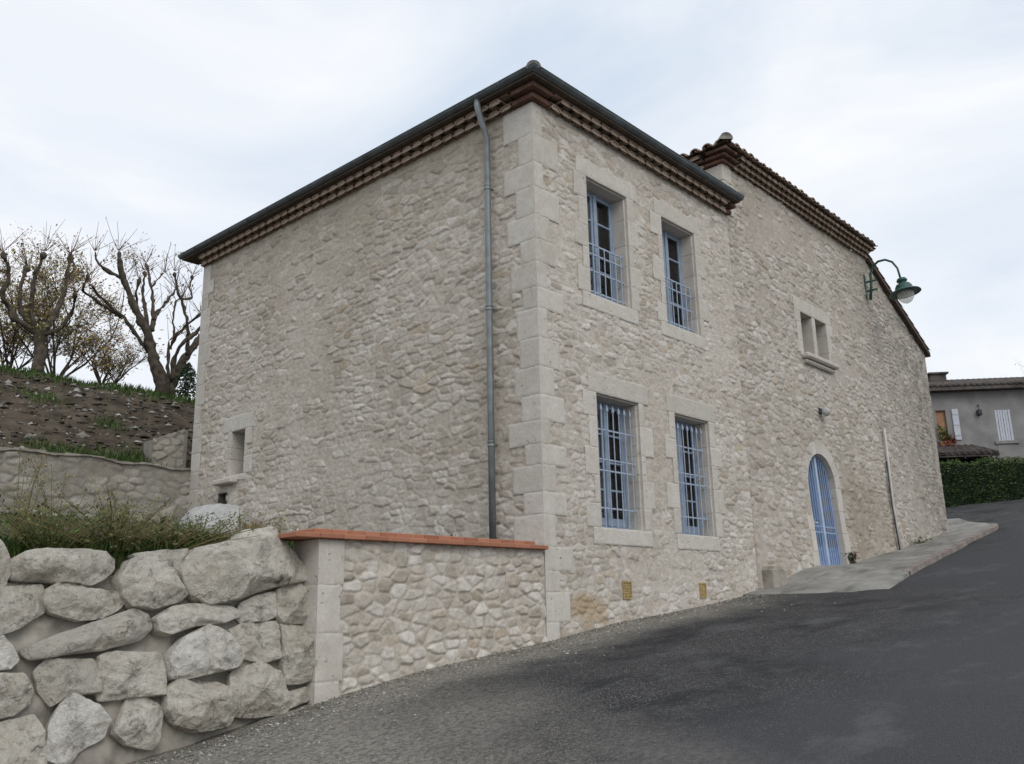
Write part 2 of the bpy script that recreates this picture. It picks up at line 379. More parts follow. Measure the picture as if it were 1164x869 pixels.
def rubble(name, mat, parent, u0, u1, z0, z1, place, res=.02, sw=.28, sh=.145, amp=.028, seed=1, keep=None, flats=(), smear=.45, drop=.22, sharp=.28):
    """a coursed rubble face: u along the wall, z up, place(u, h, z) -> world point with h the relief outwards"""
    nu = int((u1-u0)/res)+1; nz = int((z1-z0)/res)+1
    U, Zg = np.meshgrid(np.linspace(u0, u1, nu), np.linspace(z0, z1, nz), indexing='ij')
    rs = np.random.RandomState(seed)
    wu = U+.07*(fbm(U, Zg, 3.1, 3, seed)-.5)+.02*(vn(U, Zg, 14, seed+4)-.5)
    wz = Zg+.09*(fbm(U, Zg, 1.5, 3, seed+9)-.5)+.02*(vn(U, Zg, 13, seed+7)-.5)
    NR = 256; off = rs.rand(NR); ww = sw*(.75+.6*rs.rand(NR)); jx = rs.rand(NR, 512); jy = rs.rand(NR, 512); dr = rs.rand(NR, 512) < drop
    ra = rs.rand(NR, 512); rb = rs.rand(NR, 512); rc = rs.rand(NR, 512); tx_ = rs.randn(NR, 512); ty_ = rs.randn(NR, 512)
    row = np.floor(wz/sh).astype(int)
    f1 = np.full(U.shape, 9.); f2 = np.full(U.shape, 9.); bi = np.zeros(U.shape, int); bj = np.zeros(U.shape, int); ddx = np.zeros(U.shape); ddz = np.zeros(U.shape)
    for dj in (-1, 0, 1):
        j = row+dj; jm = j % NR; wj = ww[jm]; ci = np.floor(wu/wj+off[jm]).astype(int)
        for di in (-2, -1, 0, 1, 2):
            i = ci+di; im = i % 512
            su = (i-off[jm]+.5+.55*(jx[jm, im]-.5))*wj; sz = (j+.5+.6*(jy[jm, im]-.5))*sh
            ex = (wu-su)/(sw*.95); ez = (wz-sz)/sh
            d = (np.abs(ex)**2.6+np.abs(ez)**2.6)**(1/2.6)+np.where(dr[jm, im], 5, 0)
            better = d < f1
            f2 = np.where(better, f1, np.minimum(f2, d)); bi = np.where(better, im, bi); bj = np.where(better, jm, bj)
            ddx = np.where(better, ex, ddx); ddz = np.where(better, ez, ddz); f1 = np.where(better, d, f1)
    e = f2-f1
    r0 = ra[bj, bi]; r1 = rb[bj, bi]; r2 = rc[bj, bi]
    mask = sstep(.03, sharp, e+.16*(vn(U, Zg, 22, seed+3)-.5))
    cover = sstep(.52, .72, fbm(U, Zg, .8, 4, seed+21)+.35*(r2-.5)) * smear
    mask = mask*(1-cover)
    h = amp*(-.95+mask*(.35+.95*r0**1.5)+mask*(.24*tx_[bj, bi]*ddx+(.30*ty_[bj, bi]-.12)*ddz))
    h = h+(.3+.7*mask)*.018*(fbm(U, Zg, 10, 4, seed+33)-.5)+.007*(vn(U, Zg, 31, seed+5)-.5)
    g_ = sstep(.15, .7, mask)
    col_r = np.clip(r1*.85+.3*(fbm(U, Zg, 7, 3, seed+2)-.35), 0, 1)
    for (a, b, c_, d_) in flats:
        inn = (U > a) & (U < b) & (Zg > c_) & (Zg < d_)
        h = np.where(inn, -.004+.003*(vn(U, Zg, 25, seed)-.5), h); g_ = np.where(inn, 0, g_)
    idx = np.arange(nu*nz).reshape(nu, nz)
    uc = (U[:-1, :-1]+U[1:, 1:])/2; zc = (Zg[:-1, :-1]+Zg[1:, 1:])/2
    k = np.ones(uc.shape, bool) if keep is None else keep(uc, zc)
    fa = np.stack([idx[:-1, :-1], idx[1:, :-1], idx[1:, 1:], idx[:-1, 1:]], -1)[k]
    P = place(U.ravel(), h.ravel(), Zg.ravel())
    used = np.unique(fa); remap = np.zeros(nu*nz, int); remap[used] = np.arange(len(used))
    base = np.zeros(3); p = parent
    while p is not None: base = base+np.array(p.location); p = p.parent
    return mesh_obj(name, P[used]-base, remap[fa], mat, parent, True, rgb=np.stack([col_r.ravel(), g_.ravel(), r2.ravel()], -1)[used])

def seg_rock(mb, c, r_, sub=1, c_=None):
    """small irregular stone"""
    vs = [(1, 0, 0), (-1, 0, 0), (0, 1, 0), (0, -1, 0), (0, 0, 1), (0, 0, -1)]
    fs = [(0, 2, 4), (2, 1, 4), (1, 3, 4), (3, 0, 4), (2, 0, 5), (1, 2, 5), (3, 1, 5), (0, 3, 5)]
    a = random.uniform(0, 6.28); s3 = [random.uniform(.6, 1.25) for _ in range(3)]; out = []
    for x, y, z in vs:
        x *= s3[0]*random.uniform(.7, 1.2); y *= s3[1]*random.uniform(.7, 1.2); z *= .7*s3[2]
        x += random.uniform(-.3, .3); y += random.uniform(-.3, .3)
        out.append((c[0]+r_*(x*math.cos(a)-y*math.sin(a)), c[1]+r_*(x*math.sin(a)+y*math.cos(a)), c[2]+r_*z))
    mb.add(out, fs, c_)

# ------------------------------------------------------------------ ground
GX = [-400, -60, -30, -9.4, -5.5, -4.6, -3.6, -2.2, 0, 1.5, 4, 5.8, 8, 12.8, 17, 29, 40, 60, 400]
GZ = [-16, -8, -4.6, -1.68, -1.215, -1.075, -.875, -.65, -.42, -.225, -.005, .2, .52, 1.10, 1.75, 3.6, 5, 6.2, 9]
def g(x): return float(np.interp(x, GX, GZ))
def sheet(name, mat, xs, ys, zf, smooth=True):
    X, Y_ = np.meshgrid(xs, ys, indexing='ij'); Zq = zf(X, Y_); n, m = X.shape; idx = np.arange(n*m).reshape(n, m)
    fa = np.stack([idx[:-1, :-1], idx[1:, :-1], idx[1:, 1:], idx[:-1, 1:]], -1).reshape(-1, 4)
    o = mesh_obj(name, np.stack([X.ravel(), Y_.ravel(), Zq.ravel()], -1), fa, mat, None, smooth); o['kind'] = 'structure'; return o
gf = lambda X, Y_: np.interp(X, GX, GZ)
allx = sorted(set([-400, -200, -100, 60, 100, 200, 400]+GX+list(np.arange(-14, 30.01, .5))))
sheet('ground', 'gravel', allx, [-400, -100, -40, -20, 20, 40, 100, 400], gf)
# the road runs along the houses and widens round the far corner
roadx = sorted(set(GX[1:-1]+list(np.arange(-14, 30.01, .25))))
roadx = [x for x in roadx if -60 <= x <= 40]
def road():
    vs = []; fs = []
    T_ = np.linspace(0, 1, 14)
    for i, x in enumerate(roadx):
        ye = -.30+.10*math.sin(x*1.7)+.07*math.sin(x*4.3+1)
        if x > 5.3: ye = -.30+min(1, (x-5.3)/.7)*.1
        if x > 17.5: ye = -.2+min(1, (x-17.5)/3)*7
        for q in T_:
            y = ye+(-13-ye)*q
            z = g(x)+.006+.018*(mnoise.noise(Vector((x*.6, y*.6, 3))))*min(1, q*6)+.010*min(1, q*6)
            vs.append((x, y, z))
    n = len(T_)
    for i in range(len(roadx)-1):
        for k in range(n-1): a = i*n+k; fs.append((a, a+1, a+n+1, a+n))
    o = mesh_obj('road', vs, fs, 'asphalt', None, True); o['kind'] = 'structure'
road()
# pavement in front of the old house
def pavement():
    out = [(5.30, -1.0), (5.32, -2.46), (7.3, -2.15), (9.6, -1.83), (12, -1.50), (14.1, -1.25), (17.0, -1.12), (17.9, -.95), (18.5, -.55), (19.2, .1), (21.2, 1.0)]
    WX = [5.3, 6.3, 7.6, 8.2, 9.7, 10.6, 12.8, 17, 21.2]; WZ = [.155, .33, .62, .71, .75, .86, 1.16, 1.80, 2.47]
    ox = [p[0] for p in out[1:]]; oy = [p[1] for p in out[1:]]
    mb = MB(); kb = MB(); xs = list(np.arange(5.3, 21.21, .25)); n = 9; vs = []; fs = []
    for x in xs:
        yo = float(np.interp(x, ox, oy)); yi = .12 if x < 17 else .12+(x-17)*.5
        if yo > yi-.3: yo = yi-.3
        zo = g(x)+.012+.09*min(1, max(0, (x-5.3)/2.5)); zi = float(np.interp(x, WX, WZ))+.012
        for k in range(n):
            q = k/(n-1); vs.append((x, yi+(yo-yi)*q, zi+(zo-zi)*(q**1.2)+.006*mnoise.noise(Vector((x*2, q*4, 1)))))
        vs.append((x, yo-.015, g(x)-.1))
    m = n+1
    for i in range(len(xs)-1):
        for k in range(m-1): a = i*m+k; fs.append((a, a+1, a+m+1, a+m))
    fs.append(tuple(range(m)))
    o = mesh_obj('pavement', vs, fs, 'concrete', None, False); o['kind'] = 'structure'
    for i in range(8, len(xs)-12):
        a = vs[i*m+n-1]; b = vs[(i+1)*m+n-1]
        kb.add([(a[0], a[1]-.02, a[2]+.006), (b[0], b[1]-.02, b[2]+.006), (b[0], b[1]+.12, b[2]+.008), (a[0], a[1]+.12, a[2]+.008), (a[0], a[1]-.03, a[2]-.2), (b[0], b[1]-.03, b[2]-.2)], [(0, 1, 2, 3), (0, 4, 5, 1)], .5)
    o = kb.build('kerb', 'kerb_red'); o['kind'] = 'structure'
pavement()
# loose gravel along the foot of the walls
mb = MB()
for i in range(6500):
    x = random.uniform(-6.2, 6.0); y = -abs(random.gauss(0, .42))-.03
    if random.random() < .25: y *= 2.3
    if random.random() < .3: x = random.uniform(-6.2, -3.0); y = -random.random()**1.5*2.6-.03
    seg_rock(mb, (x, y, g(x)+.008), random.choice((.005, .006, .007, .008, .01, .013, .018)))
t = NT('pebble', .95, .15); t.color(t.ramp(t.attr()[0], (0, (.12, .112, .10)), (.6, (.26, .245, .215)), (1, (.46, .445, .40)))); M['pebble'] = t.m
tag(mb.build('gravel', 'pebble'), kind='stuff')

# terrace behind the low walls, and the earth bank above it
def terr_z(x, y): return .70+.05*np.clip(y-.5, 0, 3)+.16*np.clip(y-3.5, 0, 8)-.02*np.clip(-x-3, 0, 6)-.035*np.clip(-x-4.5, 0, 6)*np.clip(1-(y-.4)/3, 0, 1)
sheet('terrace', 'soil', np.arange(-16, .11, .2), np.concatenate([[.40, .45, .50, .56], np.arange(.66, 9.81, .25)]), lambda X, Y_: terr_z(X, Y_)+.10*(fbm(X, Y_, 1.3, 4, 3)-.5)-np.interp(Y_, [.40, .45, .50, .56, .7], [.42, .20, .10, .04, 0]))
def bank_z(X, Y_):
    cy = np.clip(16.15-.4*X, 11.5, 27); cz = np.clip(6.07-.105*X, 4.2, 8.8)
    q = np.clip((Y_-9.75)/(cy-9.75), 0, None)
    z = 2.80+(cz-2.80)*np.where(q < 1, q**.92, 1+.03*(q-1))
    z = z*(1-sstep(8, 15, X))+(np.interp(X, GX, GZ)-.3)*sstep(8, 15, X)
    rough = .30*(fbm(X, Y_, 1.1, 5, 5)-.5)+.22*(fbm(X, Y_, 3.4, 4, 8)-.5)
    return z+rough*np.clip(q*4, 0, 1)*np.clip(1.6-q, .25, 1)
sheet('earth_bank', 'earth', np.concatenate([np.arange(-30, -9, .5), np.arange(-9, 5, .11), np.arange(5, 16.1, .5)]), np.concatenate([np.arange(9.75, 19, .11), np.arange(19, 45, .8)]), bank_z)
mb = MB()
for i in range(2600):
    x = random.uniform(-7, 3.2); y = random.uniform(10, 17.5)
    seg_rock(mb, (x, y, float(bank_z(np.array(x), np.array(y)))+.01), random.choice((.02, .025, .03, .04, .05, .07, .10))*random.uniform(.7, 1.2))
t = NT('clod', 1, .05); t.color(t.ramp(t.attr()[0], (0, (.06, .052, .042)), (.6, (.10, .088, .072)), (.82, (.24, .23, .205)), (1, (.42, .41, .38)))); M['clod'] = t.m
tag(mb.build('rubble', 'clod'), kind='stuff')

# ------------------------------------------------------------------ masonry pieces
def block(mb, u0, u1, d0, d1, z0, z1, T, ch=.006):
    j = .001
    mb.box((u0+j, d0, z0+j), (u1-j, d1, z1-j), None, ch, T)
TF = lambda u, d, z: (u, d, z)                     # front face: u = x, d = y
TL = lambda u, d, z: (d, u, z)                     # side face:  u = y, d = x
def patch(mb, T, rects, open_u=(), corner=None, proud=.005, seed=0, res=.017):
    """worn ashlar faces: one fine grid per block, rounded and chipped at the joints; edges lying on an opening stay crisp"""
    for n_, (a, b, z0, z1) in enumerate(rects):
        nu = max(4, int((b-a)/res)); nz = max(4, int((z1-z0)/res)); U, Zq = np.meshgrid(np.linspace(a, b, nu+1), np.linspace(z0, z1, nz+1), indexing='ij')
        wob = .055*(fbm(U, Zq, 8, 4, seed+n_)-.55)+.012*(vn(U, Zq, 33, seed)-.5)
        far = np.full(U.shape, 9.)
        dl = far if any(abs(a-q) < 1e-4 for q in open_u) else U-a; dr_ = far if any(abs(b-q) < 1e-4 for q in open_u) else b-U
        dz = np.minimum(Zq-z0, z1-Zq)*1.25
        d = np.minimum(np.minimum(dl, dr_), dz)+wob
        h = proud-.007*(1-sstep(-.004, .020, d))+.004*(fbm(U, Zq, 6, 4, seed+5)-.5)+.0035*(vn(U, Zq, 40, seed+2)-.5)
        for q in open_u:
            e_ = np.abs(U-q) < 1e-6
            h = np.where(e_, .0 if corner is None else .004, h)
        if corner is not None:                         # meets its neighbour at the arris of the wall
            e_ = np.abs(U-corner) < 1e-6; h = np.where(e_, .004, h); U = np.where(e_, U-np.sign((a+b)/2-corner)*.004, U)
        c_ = random.random(); idx = np.arange(U.size).reshape(U.shape)
        fa = np.stack([idx[:-1, :-1], idx[1:, :-1], idx[1:, 1:], idx[:-1, 1:]], -1).reshape(-1, 4)
        mb.add([T(u, -hh, z) for u, hh, z in zip(U.ravel(), h.ravel(), Zq.ravel())], [tuple(int(i) for i in f) for f in fa], c_)
def surround(T, u0, u1, z0, z1, depth, seed, lint=.30, sill=.22, d0=.0, jw=(.20, .36), nb=5, off=0.0, rebate=.028):
    rs = random.Random(seed); mb = MB(); rects = []; op = []
    TT = lambda u, d, z: T(u, d+off, z)
    zs = [z0]; r_ = rebate
    for k in range(nb): zs.append(z0+(z1-z0)*(k+1)/nb+(rs.uniform(-.06, .06) if k < nb-1 else 0))
    for side in (0, 1):
        long_ = rs.random() < .5
        for k in range(nb):
            w_ = (jw[1] if long_ else jw[0])+rs.uniform(-.05, .05); long_ = not long_
            a, b = (u0-w_, u0) if side == 0 else (u1, u1+w_)
            zt_ = zs[k+1]+(r_ if k == nb-1 else 0)
            block(mb, a+.03*(side == 0), b-.03*(side == 1), .045 if r_ else .0, depth, zs[k], zs[k+1], TT)
            if r_: mb.box((a+.03 if side == 0 else b-.03*0-(w_-r_)+.0, .004, zs[k]), ((b-r_) if side == 0 else b-.03, .045, zt_), .5, 0, TT)
            rects.append((a, b-r_, zs[k], zt_) if side == 0 else (a+r_, b, zs[k], zt_))
    op += [u0-r_, u1+r_]
    a, b = u0-rs.uniform(.22, .34), u1+rs.uniform(.22, .34)
    block(mb, a+.03, b-.03, .045 if r_ else .0, depth, z1, z1+lint-.03, TT)
    if r_: mb.box((a+.03, .004, z1+r_), (b-.03, .045, z1+lint-.03), .5, 0, TT)
    rects.append((a, b, z1+r_, z1+lint))
    a, b = u0-rs.uniform(.10, .25), u1+rs.uniform(.1, .25)
    block(mb, a+.03, b-.03, .0, depth, z0-sill+.02, z0, TT); rects.append((a, b, z0-sill, z0))
    patch(mb, TT, rects, op, None, .006, seed)
    return mb, rects
def quoins(mb, z0, z1, sx, sy, cx, cy, seed, hb=.37, lens=((.26, .52), (.48, .30)), faces=(1, 1)):
    """corner blocks: run along +x*sx and +y*sy from the corner (cx, cy)"""
    rs = random.Random(seed); z = z0; k = 0; rx = []; ry = []
    while z < z1-.05:
        h = min(hb*rs.uniform(.75, 1.25), z1-z)
        if z1-(z+h) < .15: h = z1-z
        lx, ly = lens[k % 2]; lx *= rs.uniform(.7, 1.25); ly *= rs.uniform(.7, 1.25)
        rx.append((min(cx, cx+sx*lx), max(cx, cx+sx*lx), z, z+h)); ry.append((min(cy, cy+sy*ly), max(cy, cy+sy*ly), z, z+h)); z += h; k += 1
    if faces[0]: patch(mb, lambda u, d, z: (u, cy+d, z), rx, (), cx, .006, seed)
    if faces[1]: patch(mb, lambda u, d, z: (cx+d, u, z), ry, (), cy, .006, seed+1)
    return rx, ry
def genoise(mb, P0, U, Nn, length, rows, z0, rh, step, pitch, tail=.0, mort=None):
    """courses of half-round tiles corbelled out from the wall under the eaves"""
    U = Vector(U); Nn = Vector(Nn); P0 = Vector(P0)
    for k in range(rows):
        out = step*(k+1); zb = z0+rh*k; n = max(1, int(round(length/pitch))); p = length/n; st = .5 if k % 2 else 0
        ro_u = p*.5; ro_z = rh*.88; ns = 8
        for i in range(-1 if st else 0, n):
            cu = (i+.5+st)*p
            if cu-ro_u < -.001 or cu+ro_u > length+.001: continue
            c_ = random.random(); vs = []; fs = []
            for dd in (-.04, out+random.uniform(-.012, .010)):
                for rr in (1.0, .74):
                    for q in range(ns+1):
                        a = math.pi*q/ns
                        pt = P0+U*(cu-ro_u*rr*math.cos(a))+Nn*dd; vs.append((pt.x, pt.y, zb+ro_z*rr*math.sin(a)+(.004 if rr < 1 else 0)))
            m = ns+1
            for q in range(ns):
                fs += [(q, q+1, 2*m+q+1, 2*m+q), (m+q, 3*m+q, 3*m+q+1, m+q+1), (2*m+q, 2*m+q+1, 3*m+q+1, 3*m+q)]
            mb.add(vs, fs, c_)
            vs = [tuple(P0+U*(cu-ro_u*.76*math.cos(math.pi*q/ns))+Nn*(out-.012)+Vector((0, 0, zb-P0.z+ro_z*.76*math.sin(math.pi*q/ns)))) for q in range(ns+1)]
            mb.add(vs, [tuple(range(ns+1))], min(1, .8+.2*c_))
        a = P0+U*tail; b = P0+U*(length-tail)
        mort.add([tuple(Vector((q.x, q.y, zz))+Nn*dd) for q in (a, b) for zz in (zb+rh*.55, zb+rh*.885) for dd in (-.04, out-.075)], [(0, 1, 3, 2), (4, 6, 7, 5), (0, 4, 5, 1), (2, 3, 7, 6), (0, 2, 6, 4), (1, 5, 7, 3)], .5)
        mb.add([tuple(Vector((q.x, q.y, zz))+Nn*dd) for q in (a, b) for zz in (zb+rh*.89, zb+rh) for dd in (-.04, out-.012)], [(0, 1, 3, 2), (4, 6, 7, 5), (0, 4, 5, 1), (2, 3, 7, 6), (0, 2, 6, 4), (1, 5, 7, 3)], random.random())
def tile_rows(mb, P0, U, S, length, upl, slope, pitch=.24, r_=.085, hip0=False, hip1=False, seg=.38):
    """canal tiles: half-round columns running up the slope S from the eave line P0 + U*s, with stepped laps"""
    U = Vector(U); S = Vector(S); P0 = Vector(P0); n = int(length/pitch)
    for i in range(n):
        s_ = (i+.5)*pitch; Lm = upl
        if hip0: Lm = min(Lm, s_)
        if hip1: Lm = min(Lm, length-s_)
        if Lm < .1: continue
        k = 0; t_ = random.uniform(-.02, .02)
        while t_ < Lm:
            e = min(t_+seg+.06, Lm+.05); c_ = random.random(); rr = r_*random.uniform(.94, 1.05); vs = []; fs = []; ns = 6; m = ns+1
            for tt, ro, lift in ((t_, rr, .022), (e, rr*.86, 0.0)):
                for q in range(m):
                    a = math.pi*q/ns; pt = P0+U*(s_-ro*math.cos(a))+S*tt; vs.append((pt.x, pt.y, P0.z+slope*tt+ro*.85*math.sin(a)+lift))
            for q in range(m):
                a = math.pi*q/ns; pt = P0+U*(s_-rr*.82*math.cos(a))+S*t_; vs.append((pt.x, pt.y, P0.z+slope*t_+rr*.66*math.sin(a)+.015))
            for q in range(ns): fs += [(q, q+1, m+q+1, m+q), (2*m+q, 2*m+q+1, q+1, q)]
            mb.add(vs, fs, c_); t_ += seg; k += 1
        # channel tile between columns, seen as the drooping lip at the eave
        s2 = s_+pitch*.5; vs = []; fs = []; L2 = upl
        if hip0: L2 = min(L2, s2)
        if hip1: L2 = min(L2, length-s2)
        if L2 < .1: continue
        for tt in (-.05, L2):
            for q in range(7):
                a = math.pi*q/6; pt = P0+U*(s2-r_*math.cos(a))+S*tt; vs.append((pt.x, pt.y, P0.z+slope*tt-r_*.55*math.sin(a)+.035))
        mb.add(vs, [(q, q+1, 8+q, 7+q) for q in range(6)], random.random())

# ------------------------------------------------------------------ the restored house (nearer)
XE, YE = 5.87, 9.63; ZW = 7.46
house = thing('stone_house', 'hip-roofed pale stone house with zinc gutter and four blue barred windows, nearest the camera', 'house', (0, 0, -.4))
WIN = [(1.305, 2.345, 4.705, 6.66), (3.45, 4.48, 4.70, 6.655), (1.325, 2.37, 1.127, 3.11), (3.475, 4.51, 1.127, 3.105)]
flF = []; flL = []; sur = []
for i, (a, b, c_, d_) in enumerate(WIN):
    mb, rc_ = surround(TF, a, b, c_, d_, .36, 30+i, lint=.32 if i < 2 else .34, sill=.24); sur.append(mb); flF += rc_
q = MB(); rx, ry = quoins(q, -.5, ZW, 1, 1, 0, 0, 3); flF += rx; flL += ry
q2 = MB(); _, ry2 = quoins(q2, 1.0, ZW, 1, -1, 0, YE, 5, lens=((.3, .34), (.3, .44)), faces=(0, 1)); flL += ry2
q.build('quoin', 'dressed', house, True); q2.build('quoin', 'dressed', house, True)
mb = MB(); mb.box((.035, .035, -.7), (.3, .3, ZW), .5); mb.build('corner_core', 'boulder_mortar', house)
SL = (7.60, 8.09, 2.66, 3.54)
mbS, rS = surround(TL, SL[0], SL[1], SL[2], SL[3], .5, 77, lint=.3, sill=.12, jw=(.12, .26), nb=3, rebate=0); flL += rS
VENT = [(1.74, 1.95, .11, .37), (3.87, 4.06, .12, .36)]
def keepF(U, Zq):
    k = (Zq < ZW+.06)
    for a, b, c_, d_ in WIN: k &= ~((U > a-.04) & (U < b+.04) & (Zq > c_-.04) & (Zq < d_+.04))
    for a, b, c_, d_ in VENT: k &= ~((U > a+.01) & (U < b-.01) & (Zq > c_+.01) & (Zq < d_-.01))
    return k
rubble('wall', 'rubble_front', house, 0.05, XE, -.75, ZW+.1, lambda u, h, z: np.stack([u, -h, z], -1), .016, .225, .095, .017, 11, keepF, flF, .72, .18, .30)
HOLE = (8.16, 8.46, 2.12, 2.33)
def keepL(U, Zq):
    k = (Zq < ZW+.06) & ~((U > SL[0]-.04) & (U < SL[1]+.04) & (Zq > SL[2]-.04) & (Zq < SL[3]+.04))
    return k & ~((U > HOLE[0]) & (U < HOLE[1]) & (Zq > HOLE[2]) & (Zq < HOLE[3]))
rubble('wall', 'rubble_side', house, 0.05, YE-.04, .4, ZW+.1, lambda u, h, z: np.stack([-h, u, z], -1)[:, :], .018, .27, .104, .020, 23, keepL, flL, .70, .18, .29)
mb = MB()                                           # rear wall and inner leaves
mb.box((.02, YE-.04, .2), (XE, YE, ZW), .5); mb.box((XE-.15, .4, .2), (XE-.02, YE-.05, ZW), .5)
mb.build('wall', 'render_grey', house)
mb = MB(); mb.box((.36, .36, .3), (XE-.2, YE-.4, .34)); mb.box((.36, .36, 4.0), (XE-.2, YE-.4, 4.05)); mb.box((.36, 4.2, .34), (XE-.2, 4.25, 7.3)); mb.build('floor', 'interior', house)
sp = mbS.build('window', 'dressed', house)
tag(sp, 'narrow stone slit window without glass')
mb = MB(); mb.box((.5, SL[0]-.1, SL[2]-.1), (.55, SL[1]+.1, SL[3]+.1)); mb.build('shutter', 'dark_void', sp)  # no real shutter: near-black panel standing in for the darkness inside the slit
mb = MB(); mb.box((-.16, SL[0]+.16, SL[2]-.17), (.0, SL[1]+.38, SL[2]-.07), None, .02); mb.build('sill', 'dressed', sp)
mb = MB(); mb.box((.25, HOLE[0]-.05, HOLE[2]-.05), (.3, HOLE[1]+.05, HOLE[3]+.05))
for (a, b) in (((.0, HOLE[0]-.02, HOLE[2]-.02), (.26, HOLE[0], HOLE[3]+.02)), ((.0, HOLE[1], HOLE[2]-.02), (.26, HOLE[1]+.02, HOLE[3]+.02)), ((.0, HOLE[0], HOLE[3]), (.26, HOLE[1], HOLE[3]+.02)), ((.0, HOLE[0], HOLE[2]-.02), (.26, HOLE[1], HOLE[2]))): mb.box(a, b)
mb.build('air_hole', 'interior', house)

def casement(parent, a, b, z0, z1, y=.27):
    mid = (a+b)/2; fr_ = MB(); c_ = .035
    fr_.box((a, y, z0), (a+c_, y+.07, z1), None, .006); fr_.box((b-c_, y, z0), (b, y+.07, z1), None, .006)
    fr_.box((a+c_, y, z1-c_), (b-c_, y+.07, z1), None, .006); fr_.box((a+c_, y, z0), (b-c_, y+.07, z0+.06), None, .006)
    fr_.box((mid-.035, y-.018, z0+.06), (mid+.035, y+.05, z1-c_), None, .01)
    fr_.build('frame', 'blue_paint', parent)
    for (sa, sb) in ((a+c_+.004, mid-.037), (mid+.037, b-c_-.004)):
        s_ = MB(); za, zb = z0+.064, z1-c_-.004; w_ = .048
        s_.box((sa, y+.008, za), (sa+w_, y+.055, zb), None, .006); s_.box((sb-w_, y+.008, za), (sb, y+.055, zb), None, .006)
        s_.box((sa+w_, y+.008, zb-w_), (sb-w_, y+.055, zb), None, .006); s_.box((sa+w_, y+.008, za), (sb-w_, y+.055, za+.12), None, .006)
        for k in (1, 2, 3):
            zz = za+.12+(zb-w_-za-.12)*k/4; s_.box((sa+w_, y+.012, zz-.016), (sb-w_, y+.05, zz+.016), None, .005)
        s_.build('sash', 'blue_paint', parent)
        gl_ = MB(); gl_.box((sa+w_-.01, y+.030, za+.1), (sb-w_+.01, y+.034, zb-w_+.01)); gl_.build('glass', 'glass', parent)
WL = ['upper window with a half-height blue grille, nearer the house corner', 'upper window with a half-height blue grille, nearer the old house', 'ground floor window with a full-height spear-topped blue grille, nearer the house corner', 'ground floor window with a full-height spear-topped blue grille, nearer the old house']
for i, (a, b, z0, z1) in enumerate(WIN):
    wd = sur[i].build('window', 'dressed', house); wd['label'] = WL[i]
    casement(wd, a, b, z0, z1)
    gr = MB(); y = .13; H = z1-z0
    if i < 2: hz = (.47, .385, .24, .06); top = .475
    else: hz = (.755, .525, .44, .155); top = .90
    for f_ in hz: gr.box((a-.0, y-.011, z0+H*f_-.011), (b+.0, y+.011, z0+H*f_+.011), .5)
    nb = 7
    for k in range(nb):
        x = a+.07+(b-a-.14)*k/(nb-1)
        gr.tube([(x, y-.018, z0+.03), (x, y-.018, z0+H*top)], .0095, 6, .5)
        if i >= 2: gr.lathe((x, y-.018, z0+H*top-.02), [(.008, 0), (.022, .03), (.024, .05), (.012, .10), (.001, .135)], n=8, c=.5)
    gr.build('grille', 'blue_iron', wd)
for a, b, c_, d_ in VENT:
    mb = MB(); nx, nz = 5, 6; e = .02
    mb.box((a, -.012, c_), (a+e, .08, d_)); mb.box((b-e, -.012, c_), (b, .08, d_)); mb.box((a+e, -.012, c_), (b-e, .08, c_+e)); mb.box((a+e, -.012, d_-e), (b-e, .08, d_))
    for k in range(1, nx): x = a+e+(b-a-2*e)*k/nx; mb.box((x-.008, -.006, c_+e), (x+.008, .07, d_-e))
    for k in range(1, nz): z = c_+e+(d_-c_-2*e)*k/nz; mb.box((a+e, -.003, z-.009), (b-e, .066, z+.009))
    v = mb.build('vent', 'ochre_vent', house); mb = MB(); mb.box((a, .082, c_), (b, .09, d_)); mb.build('backing', 'dark_void', v)

# eaves of the nearer house
ge = MB(); mo = MB(); bk = []
for k, (o_, zb) in enumerate(((.10, ZW), (.20, ZW+.10))):   # red brick corner returns
    m_ = MB(); m_.prism([(-o_, -o_, zb+.012), (.32-.06*k, -o_, zb+.012), (.32-.06*k, 0, zb+.012), (0, 0, zb+.012), (0, .32-.06*k, zb+.012), (-o_, .32-.06*k, zb+.012)], (0, 0, .072)); bk.append(m_)
    m_ = MB(); m_.box((XE-.17, -o_, zb+.012), (XE-.002, .0, zb+.085), None, .006); bk.append(m_)
genoise(ge, (.33, 0, ZW), (1, 0, 0), (0, -1, 0), XE-.33-.18, 2, ZW, .10, .10, .26, 0, mo)
genoise(ge, (0, .33, ZW), (0, 1, 0), (-1, 0, 0), YE-.33-.0, 2, ZW, .10, .10, .26, 0, mo)
cor = ge.build('cornice', 'genoise_tile', house); mo.build('mortar_fill', 'cornice_fill_shaded', cor)
for m_ in bk: m_.build('brick', 'brick_dark', cor)
EO = .30; ZR = ZW+.235; slp = .27
mb = MB(); A = Vector((-EO, -EO, ZR)); xr = XE; yb = YE+.45; ym = (yb-EO)/2
zr = ZR+slp*(xr+EO); y1 = -EO+(xr+EO); y2 = yb-(xr+EO)
if y2 < y1: y1 = y2 = (yb-EO)/2
mb.add([(-EO, -EO, ZR), (xr, -EO, ZR), (xr, y1, zr), (xr, y2, zr), (xr, yb, ZR), (-EO, yb, ZR)], [(0, 1, 2), (0, 2, 3, 5), (5, 3, 4)], .3)
mb.add([(-EO, -EO, ZR-.03), (xr, -EO, ZR-.03), (xr, .1, ZR-.03), (.1, .1, ZR-.03), (.1, yb-.3, ZR-.03), (.1, yb, ZR-.03), (-EO, yb, ZR-.03)], [(0, 1, 2, 3), (0, 3, 4, 5, 6)], .3)
